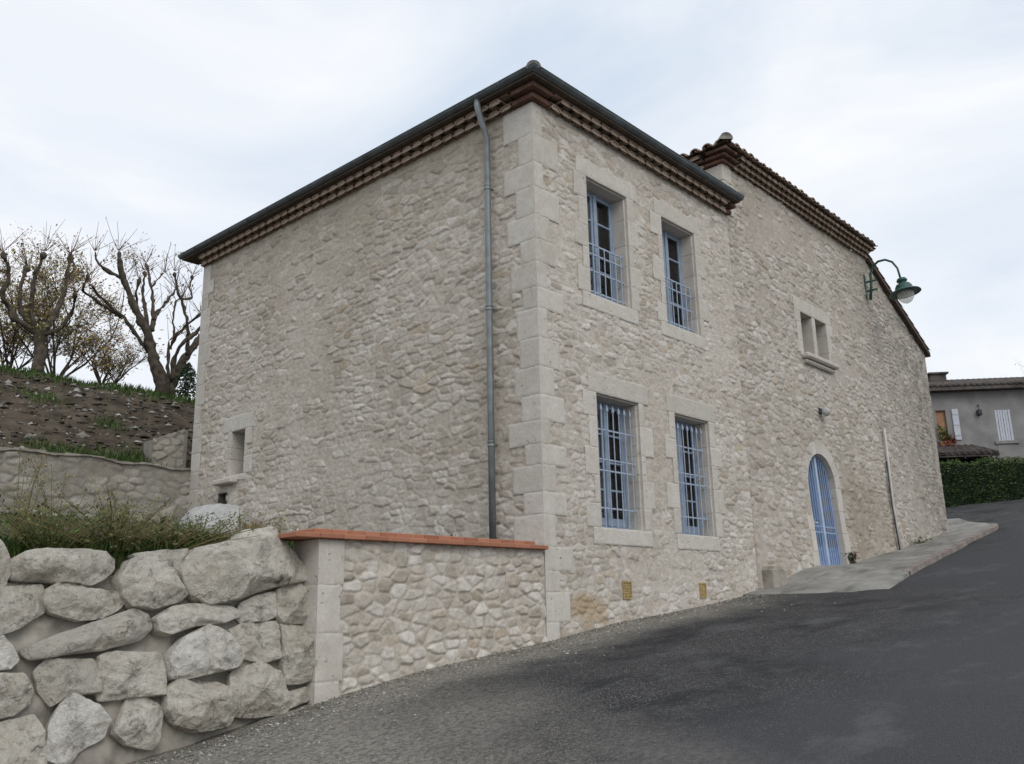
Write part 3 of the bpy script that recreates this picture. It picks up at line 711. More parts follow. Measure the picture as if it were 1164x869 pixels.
mb.add([(-EO, -EO, ZR), (xr, -EO, ZR), (xr, -EO, ZR-.03), (-EO, -EO, ZR-.03), (-EO, yb, ZR), (-EO, yb, ZR-.03)], [(0, 1, 2, 3), (0, 3, 5, 4)], .3)
roof = mb.build('roof', 'wood_dark', house)
mb = MB(); tile_rows(mb, (-EO+.03, -EO+.03, ZR+.03), (1, 0, 0), (0, 1, 0), xr+EO, 5.5, slp, hip0=True); tile_rows(mb, (-EO+.03, -EO+.03, ZR+.03), (0, 1, 0), (1, 0, 0), yb+EO, 6.0, slp, hip0=True, hip1=True)
mb.build('tile', 'roof_tile', roof, True)
def ridge(parent, p0, p1, r_=.11, n=12, seg=.42):
    p0 = Vector(p0); p1 = Vector(p1); d = (p1-p0); Lh = d.length; d.normalize(); s_ = d.cross(Vector((0, 0, 1))).normalized(); u_ = s_.cross(d); t_ = 0
    while t_ < Lh:
        vs = []; fs = []; m = 9
        for tt, rr in ((t_, r_*1.05), (min(t_+seg+.05, Lh), r_*.9)):
            for q in range(m): a = math.pi*q/8; vs.append(p0+d*tt-s_*rr*math.cos(a)+u_*rr*math.sin(a))
        for q in range(8): fs.append((q, q+1, m+q+1, m+q))
        fs.append(tuple(range(m))); mb = MB(); mb.add(vs, fs); mb.build('ridge_tile', 'ridge_stone', parent, True); t_ += seg
ridge(roof, (-EO-.02, -EO-.02, ZR+.05), (xr-.4, y1-.4, zr-.0)); ridge(roof, (-EO-.02, yb+.02, ZR+.05), (xr-.4, y2+.4, zr))
# half-round zinc gutter with a mitred corner
def gutter(mb, path, r_=.075):
    """path: list of (point, outward mitre vector); half ring section in the plane of the mitre vector and z"""
    ns = 10; m = (ns+1)*2; vs = []; fs = []
    for P_, o_ in path:
        P_ = Vector(P_); o_ = Vector(o_)
        for rr in (r_, r_*.92):
            for q in range(ns+1): a = math.pi*q/ns; vs.append(P_+o_*(-rr*math.cos(a))+Vector((0, 0, -rr*math.sin(a))))
    for i in range(len(path)-1):
        for q in range(ns):
            fs += [(i*m+q, i*m+q+1, (i+1)*m+q+1, (i+1)*m+q), (i*m+ns+1+q, (i+1)*m+ns+1+q, (i+1)*m+ns+2+q, i*m+ns+2+q)]
        fs += [(i*m+ns, i*m+2*ns+1, (i+1)*m+2*ns+1, (i+1)*m+ns)]
    for i in (0, len(path)-1): fs.append(tuple(i*m+q for q in range(ns+1)))
    mb.add(vs, fs, .5)
    for (P_, o_), (P2, o2) in zip(path[:-1], path[1:]):      # rolled front bead
        a = Vector(P_)+Vector(o_)*r_; b = Vector(P2)+Vector(o2)*r_; mb.tube([a, b], .011, 6, .5)
GZt = ZW+.315; GO = EO+.005
mb = MB(); gutter(mb, [((XE+.03, -GO, GZt), (0, -1, 0)), ((-GO, -GO, GZt), (-1, -1, 0)), ((-GO, yb+.05, GZt), (-1, 0, 0))])
gt = mb.build('gutter', 'zinc', house, True)
for k in range(9):                                   # strap brackets
    x = .3+k*.66; mb = MB(); mb.tube([(x, y_, z_) for y_, z_ in [(-GO-.081*math.cos(math.pi*(1-q/8)), GZt-.081*math.sin(math.pi*q/8)) for q in range(9)]], .007, 4, .5); mb.build('bracket', 'zinc', gt, True)
for k in range(14):
    y = .35+k*.7; mb = MB(); mb.tube([(-GO-.081*math.cos(math.pi*(1-q/8)), y, GZt-.081*math.sin(math.pi*q/8)) for q in range(9)], .007, 4, .5); mb.build('bracket', 'zinc', gt, True)
PX, PY = -.10, .86
mb = MB(); pts = [(-GO, PY, GZt-.06), (-GO, PY, GZt-.16), (-GO+.02, PY, GZt-.24), (PX-.05, PY, GZt-.52), (PX, PY, GZt-.66), (PX, PY, 5), (PX, PY, 3), (PX, PY, .72)]
mb.tube(pts, .05, 16, .5); dp = mb.build('downpipe', 'zinc_pipe', house, True)
for z in (6.3, 4.35, 2.3):
    mb = MB(); mb.lathe((PX, PY, z), [(.05, -.045), (.058, -.04), (.058, -.02), (.053, -.015), (.053, .015), (.058, .02), (.058, .04), (.05, .045)], n=16, c=.5); mb.box((PX+.04, PY-.012, z-.012), (.02, PY+.012, z+.012), .5); mb.build('collar', 'zinc_pipe', dp, True)

# ------------------------------------------------------------------ the old house (further)
OX, OY = 5.88, .035; XR = 17.0; ZO = 8.63; XG = 13.2
old = thing('old_house', 'weathered older stone house with arched blue door and sloping right gable, adjoining the restored one', 'house', (OX, OY, .2))
DW = (8.42, 9.75, .70, 2.40)                          # door: jambs and springing line
dr_ = (DW[1]-DW[0])/2; dc = (DW[0]+DW[1])/2
SW = [(8.88, 9.47, 5.24, 6.20), (9.62, 10.20, 5.24, 6.20)]
def arch_in(U, Zq, e=0.0): return ((U > DW[0]-e) & (U < DW[1]+e) & (Zq < DW[3])) | ((Zq >= DW[3]) & ((U-dc)**2+(Zq-DW[3])**2 < (dr_+e)**2))
rs = random.Random(9)
ds = MB(); flO = []
for side in (0, 1):
    zz = [.55, 1.0, 1.42, 1.9, DW[3]]
    for k in range(4):
        w_ = (.30, .22)[(k+side) % 2]+rs.uniform(-.03, .03); a, b = (DW[0]-w_, DW[0]) if side == 0 else (DW[1], DW[1]+w_)
        block(ds, a, b, OY-.014, OY+.55, zz[k], zz[k+1], TF); flO.append((a, b, zz[k], zz[k+1]))
nv = 9
for k in range(nv):
    a0 = math.pi*k/nv+.006; a1 = math.pi*(k+1)/nv-.006; ro = dr_+.27+rs.uniform(-.02, .03); am = [a0+(a1-a0)*q/4 for q in range(5)]
    poly = [(dc-dr_*math.cos(a), OY-.014, DW[3]+dr_*math.sin(a)) for a in am]+[(dc-ro*math.cos(a), OY-.014, DW[3]+ro*math.sin(a)) for a in am[::-1]]
    ds.prism(poly, (0, .56, 0))
sws, rS = surround(TF, SW[0][0], SW[1][1], 5.24, 6.20, .36, 55, lint=.30, sill=.06, jw=(.2, .28), nb=3, off=OY, rebate=0)
flO += rS
def ztop(U): return np.where(U < XG, ZO, ZO+.05-.467*(U-XG))
def keepO(U, Zq):
    k = (Zq < ztop(U)+.02) & ~arch_in(U, Zq, .05)
    return k & ~((U > SW[0][0]-.04) & (U < SW[1][1]+.04) & (Zq > 5.2) & (Zq < 6.24))
def placeO(u, h, z):
    bow = .05*(vn(u, z, .35, 4)-.5)+.02*(vn(u, z, 1.2, 6)-.5)
    y = OY-h+bow-.06*np.clip(2.2-z, 0, 2)
    return np.stack([u, np.where(u < OX+.005, .12, y), z], -1)
rubble('wall', 'rubble_old', old, OX, XR, -.1, ZO+.05, placeO, .019, .24, .103, .022, 41, keepO, flO, .9, .2, .30)
mb = MB()
mb.box((XR-.4, OY+.02, .8), (XR, 10, 6.85), .5); mb.box((OX+.02, 9.9, 0), (XR-.41, 10, 8.5), .5); mb.box((OX+.02, .2, 7), (OX+.3, 9.88, ZO), .5)
mb.prism([(XG-.2, .1, ZO), (XG-.2, 9.9, ZO), (XG-.2, 5, ZO+1.4)], (.2, 0, 0)); mb.build('wall', 'rubble_old', old)
mb = MB()
for k in range(3): mb.box((OX-.012, .0+.0, 8.63-.36*(k+1)+.004), (OX+.34+.1*(k % 2), .5, 8.63-.36*k-.004), None, .014, lambda x, y, z: (x, OY-.012+y, z))
mb.build('quoin', 'dressed', old)
# door
dd = ds.build('door', 'dressed', old)
y = OY+.34; mb = MB(); n = 9
for k in range(n):                                    # plank leaves behind the gate
    a = DW[0]+.01+(DW[1]-DW[0]-.02)*k/n; b = DW[0]+.01+(DW[1]-DW[0]-.02)*(k+1)/n
    def zt(x): return DW[3]+math.sqrt(max(0, (dr_-.02)**2-(x-dc)**2))
    mb.prism([(a+.004, y, DW[2]), (b-.004, y, DW[2]), (b-.004, y, zt(b-.004)), ((a+b)/2, y, zt((a+b)/2)), (a+.004, y, zt(a+.004))], (0, .05, 0))
for z in (1.0, 1.75, 2.4): mb.box((DW[0]+.04, y-.03, z-.05), (DW[1]-.04, y-.002, z+.05), None, .006)
mb.build('leaf', 'blue_door', dd)
y = OY+.13; mb = MB(); ri = dr_-.03
frame = [(DW[0]+.03, y, DW[2]+.03), (DW[0]+.03, y, DW[3])]+[(dc-ri*math.cos(math.pi*q/16), y, DW[3]+ri*math.sin(math.pi*q/16)) for q in range(1, 16)]+[(DW[1]-.03, y, DW[3]), (DW[1]-.03, y, DW[2]+.03)]
mb.tube(frame, .022, 6, .5)
for z in (.73, 1.42, 1.54): mb.box((DW[0]+.03, y-.016, z-.016), (DW[1]-.03, y+.016, z+.016), .5)
for k in range(1, 12):
    x = DW[0]+.03+(DW[1]-DW[0]-.06)*k/12
    mb.tube([(x, y-.0, DW[2]+.02), (x, y-.0, DW[3]+math.sqrt(max(0, ri*ri-(x-dc)**2)))], .011, 6, .5)
mb.box((DW[0]+.05, y+.012, DW[2]+.03), (DW[1]-.05, y+.02, DW[2]+.42), .5)
mb.build('gate', 'blue_gate', dd)
mb = MB(); mb.box((dc-.035, y-.035, DW[2]+.02), (dc+.035, y+.03, DW[3]+ri-.03), .5, .008); mb.lathe((dc, y, DW[3]+ri-.05), [(.02, 0), (.045, .05), (.03, .11), (.002, .17)], n=10, c=.5); mb.build('stile', 'blue_stile', dd)
mb = MB(); mb.box((DW[0]+.16, y-.045, 1.52), (DW[0]+.24, y-.018, 1.68), .5, .01); mb.tube([(DW[0]+.2, y-.05, 1.6), (DW[0]+.2, y-.09, 1.6), (DW[0]+.30, y-.09, 1.6)], .012, 6, .5); mb.build('handle', 'white_plastic', dd)
for o_ in [dd]+list(dd.children):                    # the wall leans out towards its foot, and the door with it
    for v_ in o_.data.vertices: v_.co.y -= .06*min(2, max(0, 2.2-(v_.co.z+.2)))
# twin stone window with mullion and moulded sill
sw_ = sws.build('window', 'dressed', old); sw_['label'] = 'small twin stone window with a central mullion'
mb = MB(); mb.box((SW[0][1], OY-.006, 5.24), (SW[1][0], OY+.3, 6.20), None, .02); mb.build('mullion', 'dressed', sw_)
mb = MB(); mb.box((SW[0][0]-.12, OY-.16, 5.12), (SW[1][1]+.16, OY+.34, 5.235), None, .03); mb.box((SW[0][0]-.06, OY-.08, 5.03), (SW[1][1]+.1, OY+.02, 5.115), None, .03); mb.build('sill', 'dressed', sw_)
mb = MB(); mb.box((SW[0][0]-.1, OY+.36, 5.1), (SW[1][1]+.1, OY+.40, 6.3)); mb.build('shutter', 'interior', sw_)
# eaves and roofs
ge = MB(); mo = MB(); bk = []
for k in range(3):
    o_ = .085*(k+1); zb = ZO+.078*k; e_ = .34-.07*k; m_ = MB()
    m_.prism([(OX-o_, OY-o_, zb+.01), (OX+e_, OY-o_, zb+.01), (OX+e_, OY, zb+.01), (OX, OY, zb+.01), (OX, OY+e_, zb+.01), (OX-o_, OY+e_, zb+.01)], (0, 0, .055)); bk.append(m_)
genoise(ge, (OX+.35, OY, ZO), (1, 0, 0), (0, -1, 0), XG-OX-.35, 3, ZO, .078, .085, .23, 0, mo)
genoise(ge, (OX, OY+.35, ZO), (0, 1, 0), (-1, 0, 0), 6.5, 3, ZO, .078, .085, .23, 0, mo)
cor = ge.build('cornice', 'genoise_tile', old); mo.build('mortar_fill', 'cornice_fill_shaded', cor)
for m_ in bk: m_.build('brick', 'brick_dark', cor)
eo = .27; zo = ZO+.25; sl2 = .26; mb = MB(); xg = XG+.12; L_ = 5.2
mb.add([(OX-eo, OY-eo, zo), (xg, OY-eo, zo), (xg, OY+L_, zo+sl2*(L_+eo)), (OX+L_, OY+L_, zo+sl2*(L_+eo)), (OX-eo, 10.3, zo), (xg, 10.3, zo)], [(0, 1, 2, 3), (0, 3, 4), (3, 2, 5, 4)], .3)
mb.add([(OX-eo, OY-eo, zo-.015), (xg, OY-eo, zo-.015), (xg, OY+.1, zo-.015), (OX+.1, OY+.1, zo-.015), (OX+.1, 10.3, zo-.015), (OX-eo, 10.3, zo-.015)], [(0, 1, 2, 3), (0, 3, 4, 5)], .3)
mb.prism([(XG+.0, OY-.10, ZO+.06), (XR+.12, OY-.10, ZO+.06-.467*(XR+.12-XG)), (XR+.12, OY-.10, ZO-.06-.467*(XR+.12-XG)), (XG+.0, OY-.10, ZO-.06)], (0, 10.2, 0), .3)
roof = mb.build('roof', 'wood_dark', old)
mb = MB(); tile_rows(mb, (OX-eo-.03, OY-eo-.04, zo+.015), (1, 0, 0), (0, 1, 0), xg-OX+eo+.05, 5.4, sl2, .29, .105, hip0=True)
tile_rows(mb, (OX-eo-.04, OY-eo-.03, zo+.015), (0, 1, 0), (1, 0, 0), 8, 5.0, sl2, .29, .105, hip0=True)
# lean-to tiles run down towards +x, verge tile along the front
zl = ZO+.08
nrow = 34
for k in range(nrow):
    yy = OY-.02+k*.29
    tt = 0.0; Ls = math.hypot(XR+.16-XG, .467*(XR+.16-XG))
    x = XR+.16
    while x > XG:
        x2 = max(x-.40, XG); c_ = random.random(); vs = []; ns = 6
        for xx, ro, lf in ((x, .105, .02), (x2-.03, .092, .0)):
            for q in range(ns+1): a = math.pi*q/ns; vs.append((xx, yy-ro*math.cos(a), zl-.467*(xx-XG)+ro*.8*math.sin(a)+lf))
        mb.add(vs, [(q, q+1, ns+2+q, ns+1+q) for q in range(ns)], c_); x -= .37
mb.build('tile', 'roof_tile', roof, True)
ridge(roof, (OX-eo-.04, OY-eo-.04, zo+.06), (OX+L_-.3, OY+L_-.3, zo+sl2*(L_+eo)), .13)
mb = MB(); mb.tube([(12.88, OY-.07, 4.1), (12.86, OY-.07, 2.2), (12.83, OY-.135, 1.1)], .032, 8, .5); cp = mb.build('conduit_and_shade', 'pipe_light', old, True)
mb = MB(); mb.tube([(12.80, OY-.06, 3.3), (12.79, OY-.07, 2.2), (12.76, OY-.135, 1.1)], .016, 8, .5); mb.build('conduit_and_shade', 'pipe_dark', old, True)  # thin dark strip beside the pale pipe, standing in for its shadow gap
mb = MB(); mb.box((5.93, -.34, -.05), (6.40, .05, .66), None, .07); mb.build('buttress', 'boulder_mortar', old)

# wall lights on the old house
sp = thing('wall_light', 'small pale round floodlight on the wall above the arched door', 'light', (9.36, OY, 4.02))
mb = MB(); mb.box((9.30, OY-.05, 3.97), (9.42, OY+.03, 4.09), None, .01); mb.build('bracket', 'pipe_dark', sp)
mb = MB(); mb.lathe((9.37, OY-.06, 4.06), [(.02, 0), (.07, .02), (.09, .07), (.09, .14), (.07, .17), (.02, .18)], axis=(.25, -.7, -.55), n=16, c=.5); mb.build('housing', 'pale_stone', sp, True)
LX = 12.97
lamp = thing('street_lamp', 'green swan-neck street lamp bracketed to the old house beside its sloping roof edge', 'street lamp', (LX, OY, 7.85))
mb = MB()
a = atX(983.5, 319, LX); mb.box((LX-.03, OY-.03, 7.50), (LX+.03, OY+.02, 8.12), .5, .008)
mb.box((LX-.018, -.26, 7.90), (LX+.018, OY-.03, 7.94), .5); mb.box((LX-.018, -.26, 7.66), (LX+.018, OY-.03, 7.70), .5); mb.build('bracket', 'green_iron', lamp)
mb = MB(); path = [(989.5, 341), (990.5, 325), (989.5, 312), (992, 303), (998, 297.5), (1006, 295.5), (1014, 298), (1020, 305), (1024, 318)]
mb.tube([tuple(atX(u, v, LX)) for u, v in path], [.035, .035, .032, .03, .03, .028, .028, .026, .026], 10, .5); mb.build('arm', 'green_iron', lamp, True)
hp = Vector(atX(1024.5, 317, LX)); ax = Vector((0, -.12, -1)).normalized()
mb = MB(); mb.lathe(hp, [(.0, -.02), (.10, 0), (.13, .05), (.12, .08), (.08, .10), (.08, .13), (.16, .16), (.20, .22), (.21, .28), (.22, .30), (.36, .37), (.38, .40), (.36, .405), (.20, .36)], axis=ax, n=28, c=.5); mb.build('lamp_shade', 'green_iron', lamp, True)
mb = MB(); mb.lathe(hp, [(.20, .37), (.205, .44), (.18, .54), (.12, .62), (.05, .66), (.001, .665)], axis=ax, n=24, c=.5); mb.build('globe', 'globe', lamp, True)

# ------------------------------------------------------------------ garden wall with the brick coping
gw = thing('garden_wall', 'low rubble stone wall with terracotta brick coping, joined to the house corner', 'wall', (-1.9, .2, -.7))
fl = []; mb = MB(); zs = [-1.1, -.68, -.2, .29, .755]
for k in range(4):
    w_ = (.30, .34, .29, .33)[k]; fl.append((-3.64, -3.64+w_, zs[k], zs[k+1]))
mb.box((-3.635, .004, -1.1), (-3.42, .46, .755), .5)
patch(mb, lambda u, d, z: (u, -.006+d, z), fl, (), -3.64, .006, 71); patch(mb, lambda u, d, z: (-3.64+d, u-.006, z), [(0, .47, zs[k], zs[k+1]) for k in range(4)], (), 0, .006, 72)
mb.build('quoin', 'dressed', gw, True)
rubble('wall', 'rubble_low', gw, -3.6, -.012, -1.2, .76, lambda u, h, z: np.stack([u, -.006-h, z], -1), .014, .195, .108, .024, 62, None, fl, .75, .18, .36)
mb = MB(); mb.box((-3.35, .05, -1.1), (-.012, .46, .75), .5); mb.build('core', 'boulder_mortar', gw)
mb = MB(); x = -3.98; k = 0
while x < -.02:
    e = min(x+.30, -.012); z = .762+.0*x; mb.box((x+.002, -.085, z), (e-.002, .50, z+.05), None, .006); x += .30
x = -3.70
while x < -.25:
    e = min(x+.22, -.2); mb.box((x+.002, -.01, .813), (e-.002, .42, .865), None, .006); x += .22
mb.build('coping', 'brick', gw)

# ------------------------------------------------------------------ boulder wall
LEAN = .20
def ypl(z): return .02+LEAN*(z+1.1)
def at_wall(u, v):
    d = ray(u, v); t_ = (ypl(0)-CAM[1])/(d[1]-LEAN*d[2]); return CAM+d*t_
bw = thing('boulder_wall', 'rough retaining wall of big pale limestone boulders set in mortar at the road edge', 'wall', (-5.2, .3, -1.1))
BO = [[(0, 45), (25, 90), (30, 150), (15, 190), (-40, 205), (-110, 190), (-120, 80), (-60, 30)],
 [(40, 110), (100, 80), (180, 75), (250, 70), (340, 85), (367, 112), (360, 150), (330, 175), (290, 195), (230, 190), (150, 175), (50, 170), (33, 140)],
 [(378, 175), (420, 115), (470, 97), (520, 110), (560, 150), (618, 220), (590, 245), (500, 272), (430, 265), (395, 230)],
 [(430, 90), (540, 75), (618, 70), (614, 150), (590, 170), (520, 150), (450, 110)],
 [(606, 110), (640, 75), (750, 55), (790, 20), (890, 13), (920, 70), (960, 100), (1000, 150), (990, 182), (880, 203), (770, 243), (690, 255), (640, 225), (606, 170)],
 [(0, 197), (140, 188), (147, 280), (60, 332), (0, 352), (-90, 350), (-100, 210)],
 [(148, 210), (200, 180), (290, 203), (400, 213), (422, 235), (400, 267), (340, 297), (260, 307), (170, 282), (146, 250)],
 [(80, 405), (200, 350), (320, 310), (430, 273), (482, 290), (492, 340), (450, 377), (330, 407), (230, 418), (110, 437)],
 [(508, 300), (560, 265), (640, 253), (760, 263), (787, 295), (740, 317), (640, 328), (560, 357), (518, 347)],
 [(783, 290), (800, 250), (850, 225), (910, 210), (918, 290), (880, 307), (800, 312)],
 [(913, 208), (990, 180), (1022, 215), (1042, 290), (1022, 317), (930, 317), (916, 290)],
 [(758, 340), (800, 318), (915, 310), (924, 432), (870, 447), (800, 432), (788, 400)],
 [(930, 323), (1030, 319), (1046, 400), (1042, 497), (1000, 512), (940, 517), (930, 430)],
 [(548, 430), (600, 370), (680, 330), (740, 360), (792, 430), (770, 467), (700, 482), (620, 502), (558, 502)],
 [(0, 345), (40, 390), (60, 440), (30, 467), (-80, 475), (-90, 350)],
 [(116, 480), (150, 438), (300, 438), (327, 460), (327, 547), (230, 557), (170, 592), (128, 540)],
 [(327, 430), (380, 413), (520, 413), (537, 450), (537, 552), (440, 562), (330, 572), (320, 520)],
 [(0, 487), (70, 487), (107, 530), (102, 582), (40, 622), (-80, 645), (-90, 490)],
 [(165, 650), (200, 590), (240, 553), (320, 588), (357, 640), (342, 692), (260, 742), (220, 790), (145, 765)],
 [(383, 650), (420, 570), (470, 548), (543, 600), (522, 702), (502, 733), (420, 718), (373, 682)],
 [(548, 540), (580, 508), (650, 503), (720, 513), (773, 555), (768, 610), (742, 662), (640, 678), (573, 652), (543, 600)],
 [(768, 480), (860, 443), (920, 478), (963, 590), (942, 612), (830, 628), (770, 622), (763, 530)],
 [(0, 648), (110, 618), (138, 680), (145, 790), (100, 840), (-80, 860), (-100, 660)],
 [(948, 545), (1042, 517), (1047, 562), (962, 597)],
 [(-90, 480), (-60, 420), (-100, 250), (-220, 240), (-240, 440)], [(-90, 700), (-70, 560), (-100, 500), (-230, 470), (-250, 680)]]
BT = {4: .42, 2: .30, 20: .34, 13: .30, 12: .24, 10: .22, 23: .10, 3: .12, 7: .22, 8: .22, 1: .26}
for bi, poly in enumerate(BO):
    rs = random.Random(100+bi)
    W = [at_wall(x/2.91, 600+y/2.91) for x, y in poly]
    e = Vector((0, LEAN, 1)).normalized(); nrm = Vector((0, -1, LEAN)).normalized()
    P2 = np.array([(p[0], Vector(p).dot(e)) for p in W]); 
    A2 = 0; cx_ = cy_ = 0
    for i in range(len(P2)):
        x0, y0 = P2[i]; x1, y1_ = P2[(i+1) % len(P2)]; k_ = x0*y1_-x1*y0; A2 += k_; cx_ += (x0+x1)*k_; cy_ += (y0+y1_)*k_
    c2 = np.array([cx_/(3*A2), cy_/(3*A2)])
    def rad(th):
        d = np.array([math.cos(th), math.sin(th)]); best = .05
        for i in range(len(P2)):
            a = P2[i]-c2; b = P2[(i+1) % len(P2)]-P2[i]; den = d[0]*b[1]-d[1]*b[0]
            if abs(den) < 1e-9: continue
            t_ = (a[0]*b[1]-a[1]*b[0])/den; s_ = (a[0]*d[1]-a[1]*d[0])/den
            if t_ > 0 and -1e-6 <= s_ <= 1+1e-6: best = max(best, t_)
        return best*1.06
    nth, nph = 120, 44; ths = np.linspace(0, 2*math.pi, nth, endpoint=False); rr = np.array([rad(t_) for t_ in ths])
    rr = (rr*8+np.roll(rr, 1)+np.roll(rr, -1))/10
    mean = rr.mean(); Tk = BT.get(bi, min(.30, .55*mean)); z0_ = Vector(W[0]).z
    pw = rs.uniform(.24, .36); pts = []
    planes = []
    for k in range(6):
        th = k*1.26+rs.uniform(-.5, .5); tilt = rs.uniform(.35, .8) if k else rs.uniform(.0, .25); planes.append((math.cos(th)*math.sin(tilt), math.sin(th)*math.sin(tilt), math.cos(tilt), rs.uniform(.66, .88) if k else rs.uniform(.6, .78)))
    base_pt = Vector((c2[0], 0, 0)); 
    for ip in range(nph):
        q = ip/(nph-1)                       # 0 = buried back, 1 = front pole
        ph = -.5+q*(math.pi/2+.5)
        for it, th in enumerate(ths):
            rc_ = max(0.0, math.cos(ph))**pw if ph > 0 else 1-.12*(ph/.5)**2
            dp_ = (max(0, math.sin(ph))**.85 if ph > 0 else ph*1.1)
            a_, b_, d_ = rc_*math.cos(th), rc_*math.sin(th), dp_
            for (pa, pb, pc, pd) in planes:  # broken facets
                s_ = a_*pa+b_*pb+d_*pc-pd
                if s_ > 0 and d_ > -.05: a_ -= s_*pa*.55; b_ -= s_*pb*.55; d_ -= s_*pc*(1+.45*(pa*pa+pb*pb)/max(.2, pc*pc))
            x = c2[0]+a_*rr[it]; yv = c2[1]+b_*rr[it]; dep = d_*Tk
            o3 = Vector((bi*7.3, 0, 0)); pv = Vector((x, yv, dep))
            nz = mnoise.multi_fractal(pv*4.0+o3, .9, 2.1, 5)*.5; n2 = mnoise.noise(pv*2.2+o3*2); cell = mnoise.noise(pv*9+o3)+.6*mnoise.noise(pv*21+o3)-.9*max(0, .22-abs(mnoise.noise(pv*3.3+o3*3)))/.22*(mnoise.noise(pv*1.7+o3) > .25)
            f_ = 1+(.04*n2+.028*cell)*(.4+.6*(ph > -.2))
            x = c2[0]+(x-c2[0])*f_; yv = c2[1]+(yv-c2[1])*f_; dep += (.035*n2+.045*(nz-.5)+.016*cell)*min(1, max(0, .3+q))
            # back to 3-D: point on the leaning plane + normal
            zc = yv; P_ = Vector((x, 0, 0))+e*yv; 
            # plane passes through (.,ypl(0),0): offset along y
            P_ = Vector((x, ypl(0)-0.0, 0))+e*(yv-Vector((0, ypl(0), 0)).dot(e))+nrm*(dep-.03)
            pts.append(P_)
    fs = []
    for ip in range(nph-1):
        for it in range(nth): i2 = (it+1) % nth; fs.append((ip*nth+it, ip*nth+i2, ip*nth+nth+i2, ip*nth+nth+it))
    fs.append(tuple((nph-1)*nth+it for it in range(nth))); fs.append(tuple(range(nth))[::-1])
    mb = MB(); mb.add(pts, fs, rs.random()); o = mb.build('boulder', 'boulder', bw, True)
# mortar bed behind and between the boulders
us = np.arange(-9.5, -3.60, .035); zs_ = np.arange(-1.9, .64, .035); U, Zq = np.meshgrid(us, zs_, indexing='ij')
ztop_ = .44-.07*np.clip(-U-4.6, 0, 3)+.12*(fbm(U, U*0, 1.5, 3, 2)-.5)
Zc = np.minimum(Zq, ztop_); H_ = .15*(fbm(U, Zq, 3.3, 4, 14)-.5)+.06*(fbm(U, Zq, 9, 4, 15)-.5)
back = np.clip(Zq-ztop_, 0, 1)*2.5
Yq = .02+LEAN*(Zc+1.1)+.085+H_+back
idx = np.arange(U.size).reshape(U.shape); fa = np.stack([idx[:-1, :-1], idx[1:, :-1], idx[1:, 1:], idx[:-1, 1:]], -1).reshape(-1, 4)
mesh_obj('mortar', np.stack([U.ravel(), Yq.ravel(), Zc.ravel()+.0*back.ravel()], -1)-np.array(bw.location), fa, 'boulder_mortar', bw, True)

# a big pale boulder on the terrace against the house
mb = MB(); pts = []; fs = []; nth, nph = 56, 24
c3 = atX(243, 598, -.55)
for ip in range(nph):
    ph = -math.pi/2+math.pi*ip/(nph-1)
    for it in range(nth):
        th = 2*math.pi*it/nth; cp_ = max(0, math.cos(ph))**.5; d = Vector((cp_*math.cos(th), cp_*math.sin(th), math.copysign(abs(math.sin(ph))**.6, math.sin(ph))))
        f_ = 1+.14*mnoise.noise(d*1.3+Vector((3, 1, 7)))+.05*mnoise.noise(d*4)
        taper = 1-.22*d.z
        pts.append((c3[0]+d.x*.50*f_*taper, c3[1]+d.y*1.02*f_*taper, c3[2]+d.z*.36*f_+.08*d.y*0))
for ip in range(nph-1):
    for it in range(nth): i2 = (it+1) % nth; fs.append((ip*nth+it, ip*nth+i2, ip*nth+nth+i2, ip*nth+nth+it))
mb.add(pts, fs, .8); o = mb.build('boulder', 'pale_stone', None, True, loc=(c3[0], c3[1], c3[2]-.35)); tag(o, 'large smooth pale boulder on the grass against the side wall of the house', 'boulder')

# far terrace wall and short wall beside the house
fwl = thing('terrace_wall', 'low grey stone terrace wall running left from the far corner of the house', 'wall', (-4, 9.7, 1.5))
def wtop(U): return 3.0+.018*np.sin(U*2.1)+.015*np.sin(U*5.3)-.012*U
rubble('wall', 'rubble_far', fwl, -9, -.0, 1.2, 3.15, lambda u, h, z: np.stack([u, 9.62-.08*u*0-h, z], -1), .026, .33, .15, .04, 77, lambda U, Zq: Zq < wtop(U), (), .65, .2, .3)
ux = np.arange(-9.0, 0.01, .04); uy = np.array([.0, .05, .14, .24, .34, .42]); X_, Y_ = np.meshgrid(ux, uy, indexing='ij')
Zt = wtop(X_)-.05+.06*(fbm(X_, Y_, 4.6, 4, 6)-.5)-.10*(Y_ < 0)
n_, m_ = X_.shape; idx = np.arange(n_*m_).reshape(n_, m_); fa = np.stack([idx[:-1, :-1], idx[1:, :-1], idx[1:, 1:], idx[:-1, 1:]], -1).reshape(-1, 4)
mesh_obj('capstone', np.stack([X_.ravel(), 9.60+Y_.ravel(), Zt.ravel()], -1)-np.array(fwl.location), fa, 'rubble_far', fwl, True, c=np.full(X_.size, .5))
sw2 = thing('retaining_wall', 'short warm-toned stub of stone wall behind the terrace wall, against the house corner', 'wall', (-.3, 10.1, 2.9))
rubble('wall', 'rubble_far', sw2, -.66, .02, 2.7, 3.92, lambda u, h, z: np.stack([u, 10.02-h, z], -1), .024, .25, .14, .04, 81, lambda U, Zq: Zq < 3.60+.42*(U+.66), (), .3)
mb = MB(); mb.prism([(-.66, 10.05, 2.6), (.1, 10.05, 2.6), (.1, 10.05, 3.88), (-.66, 10.05, 3.58)], (0, .4, 0)); mb.build('core', 'rubble_far', sw2)

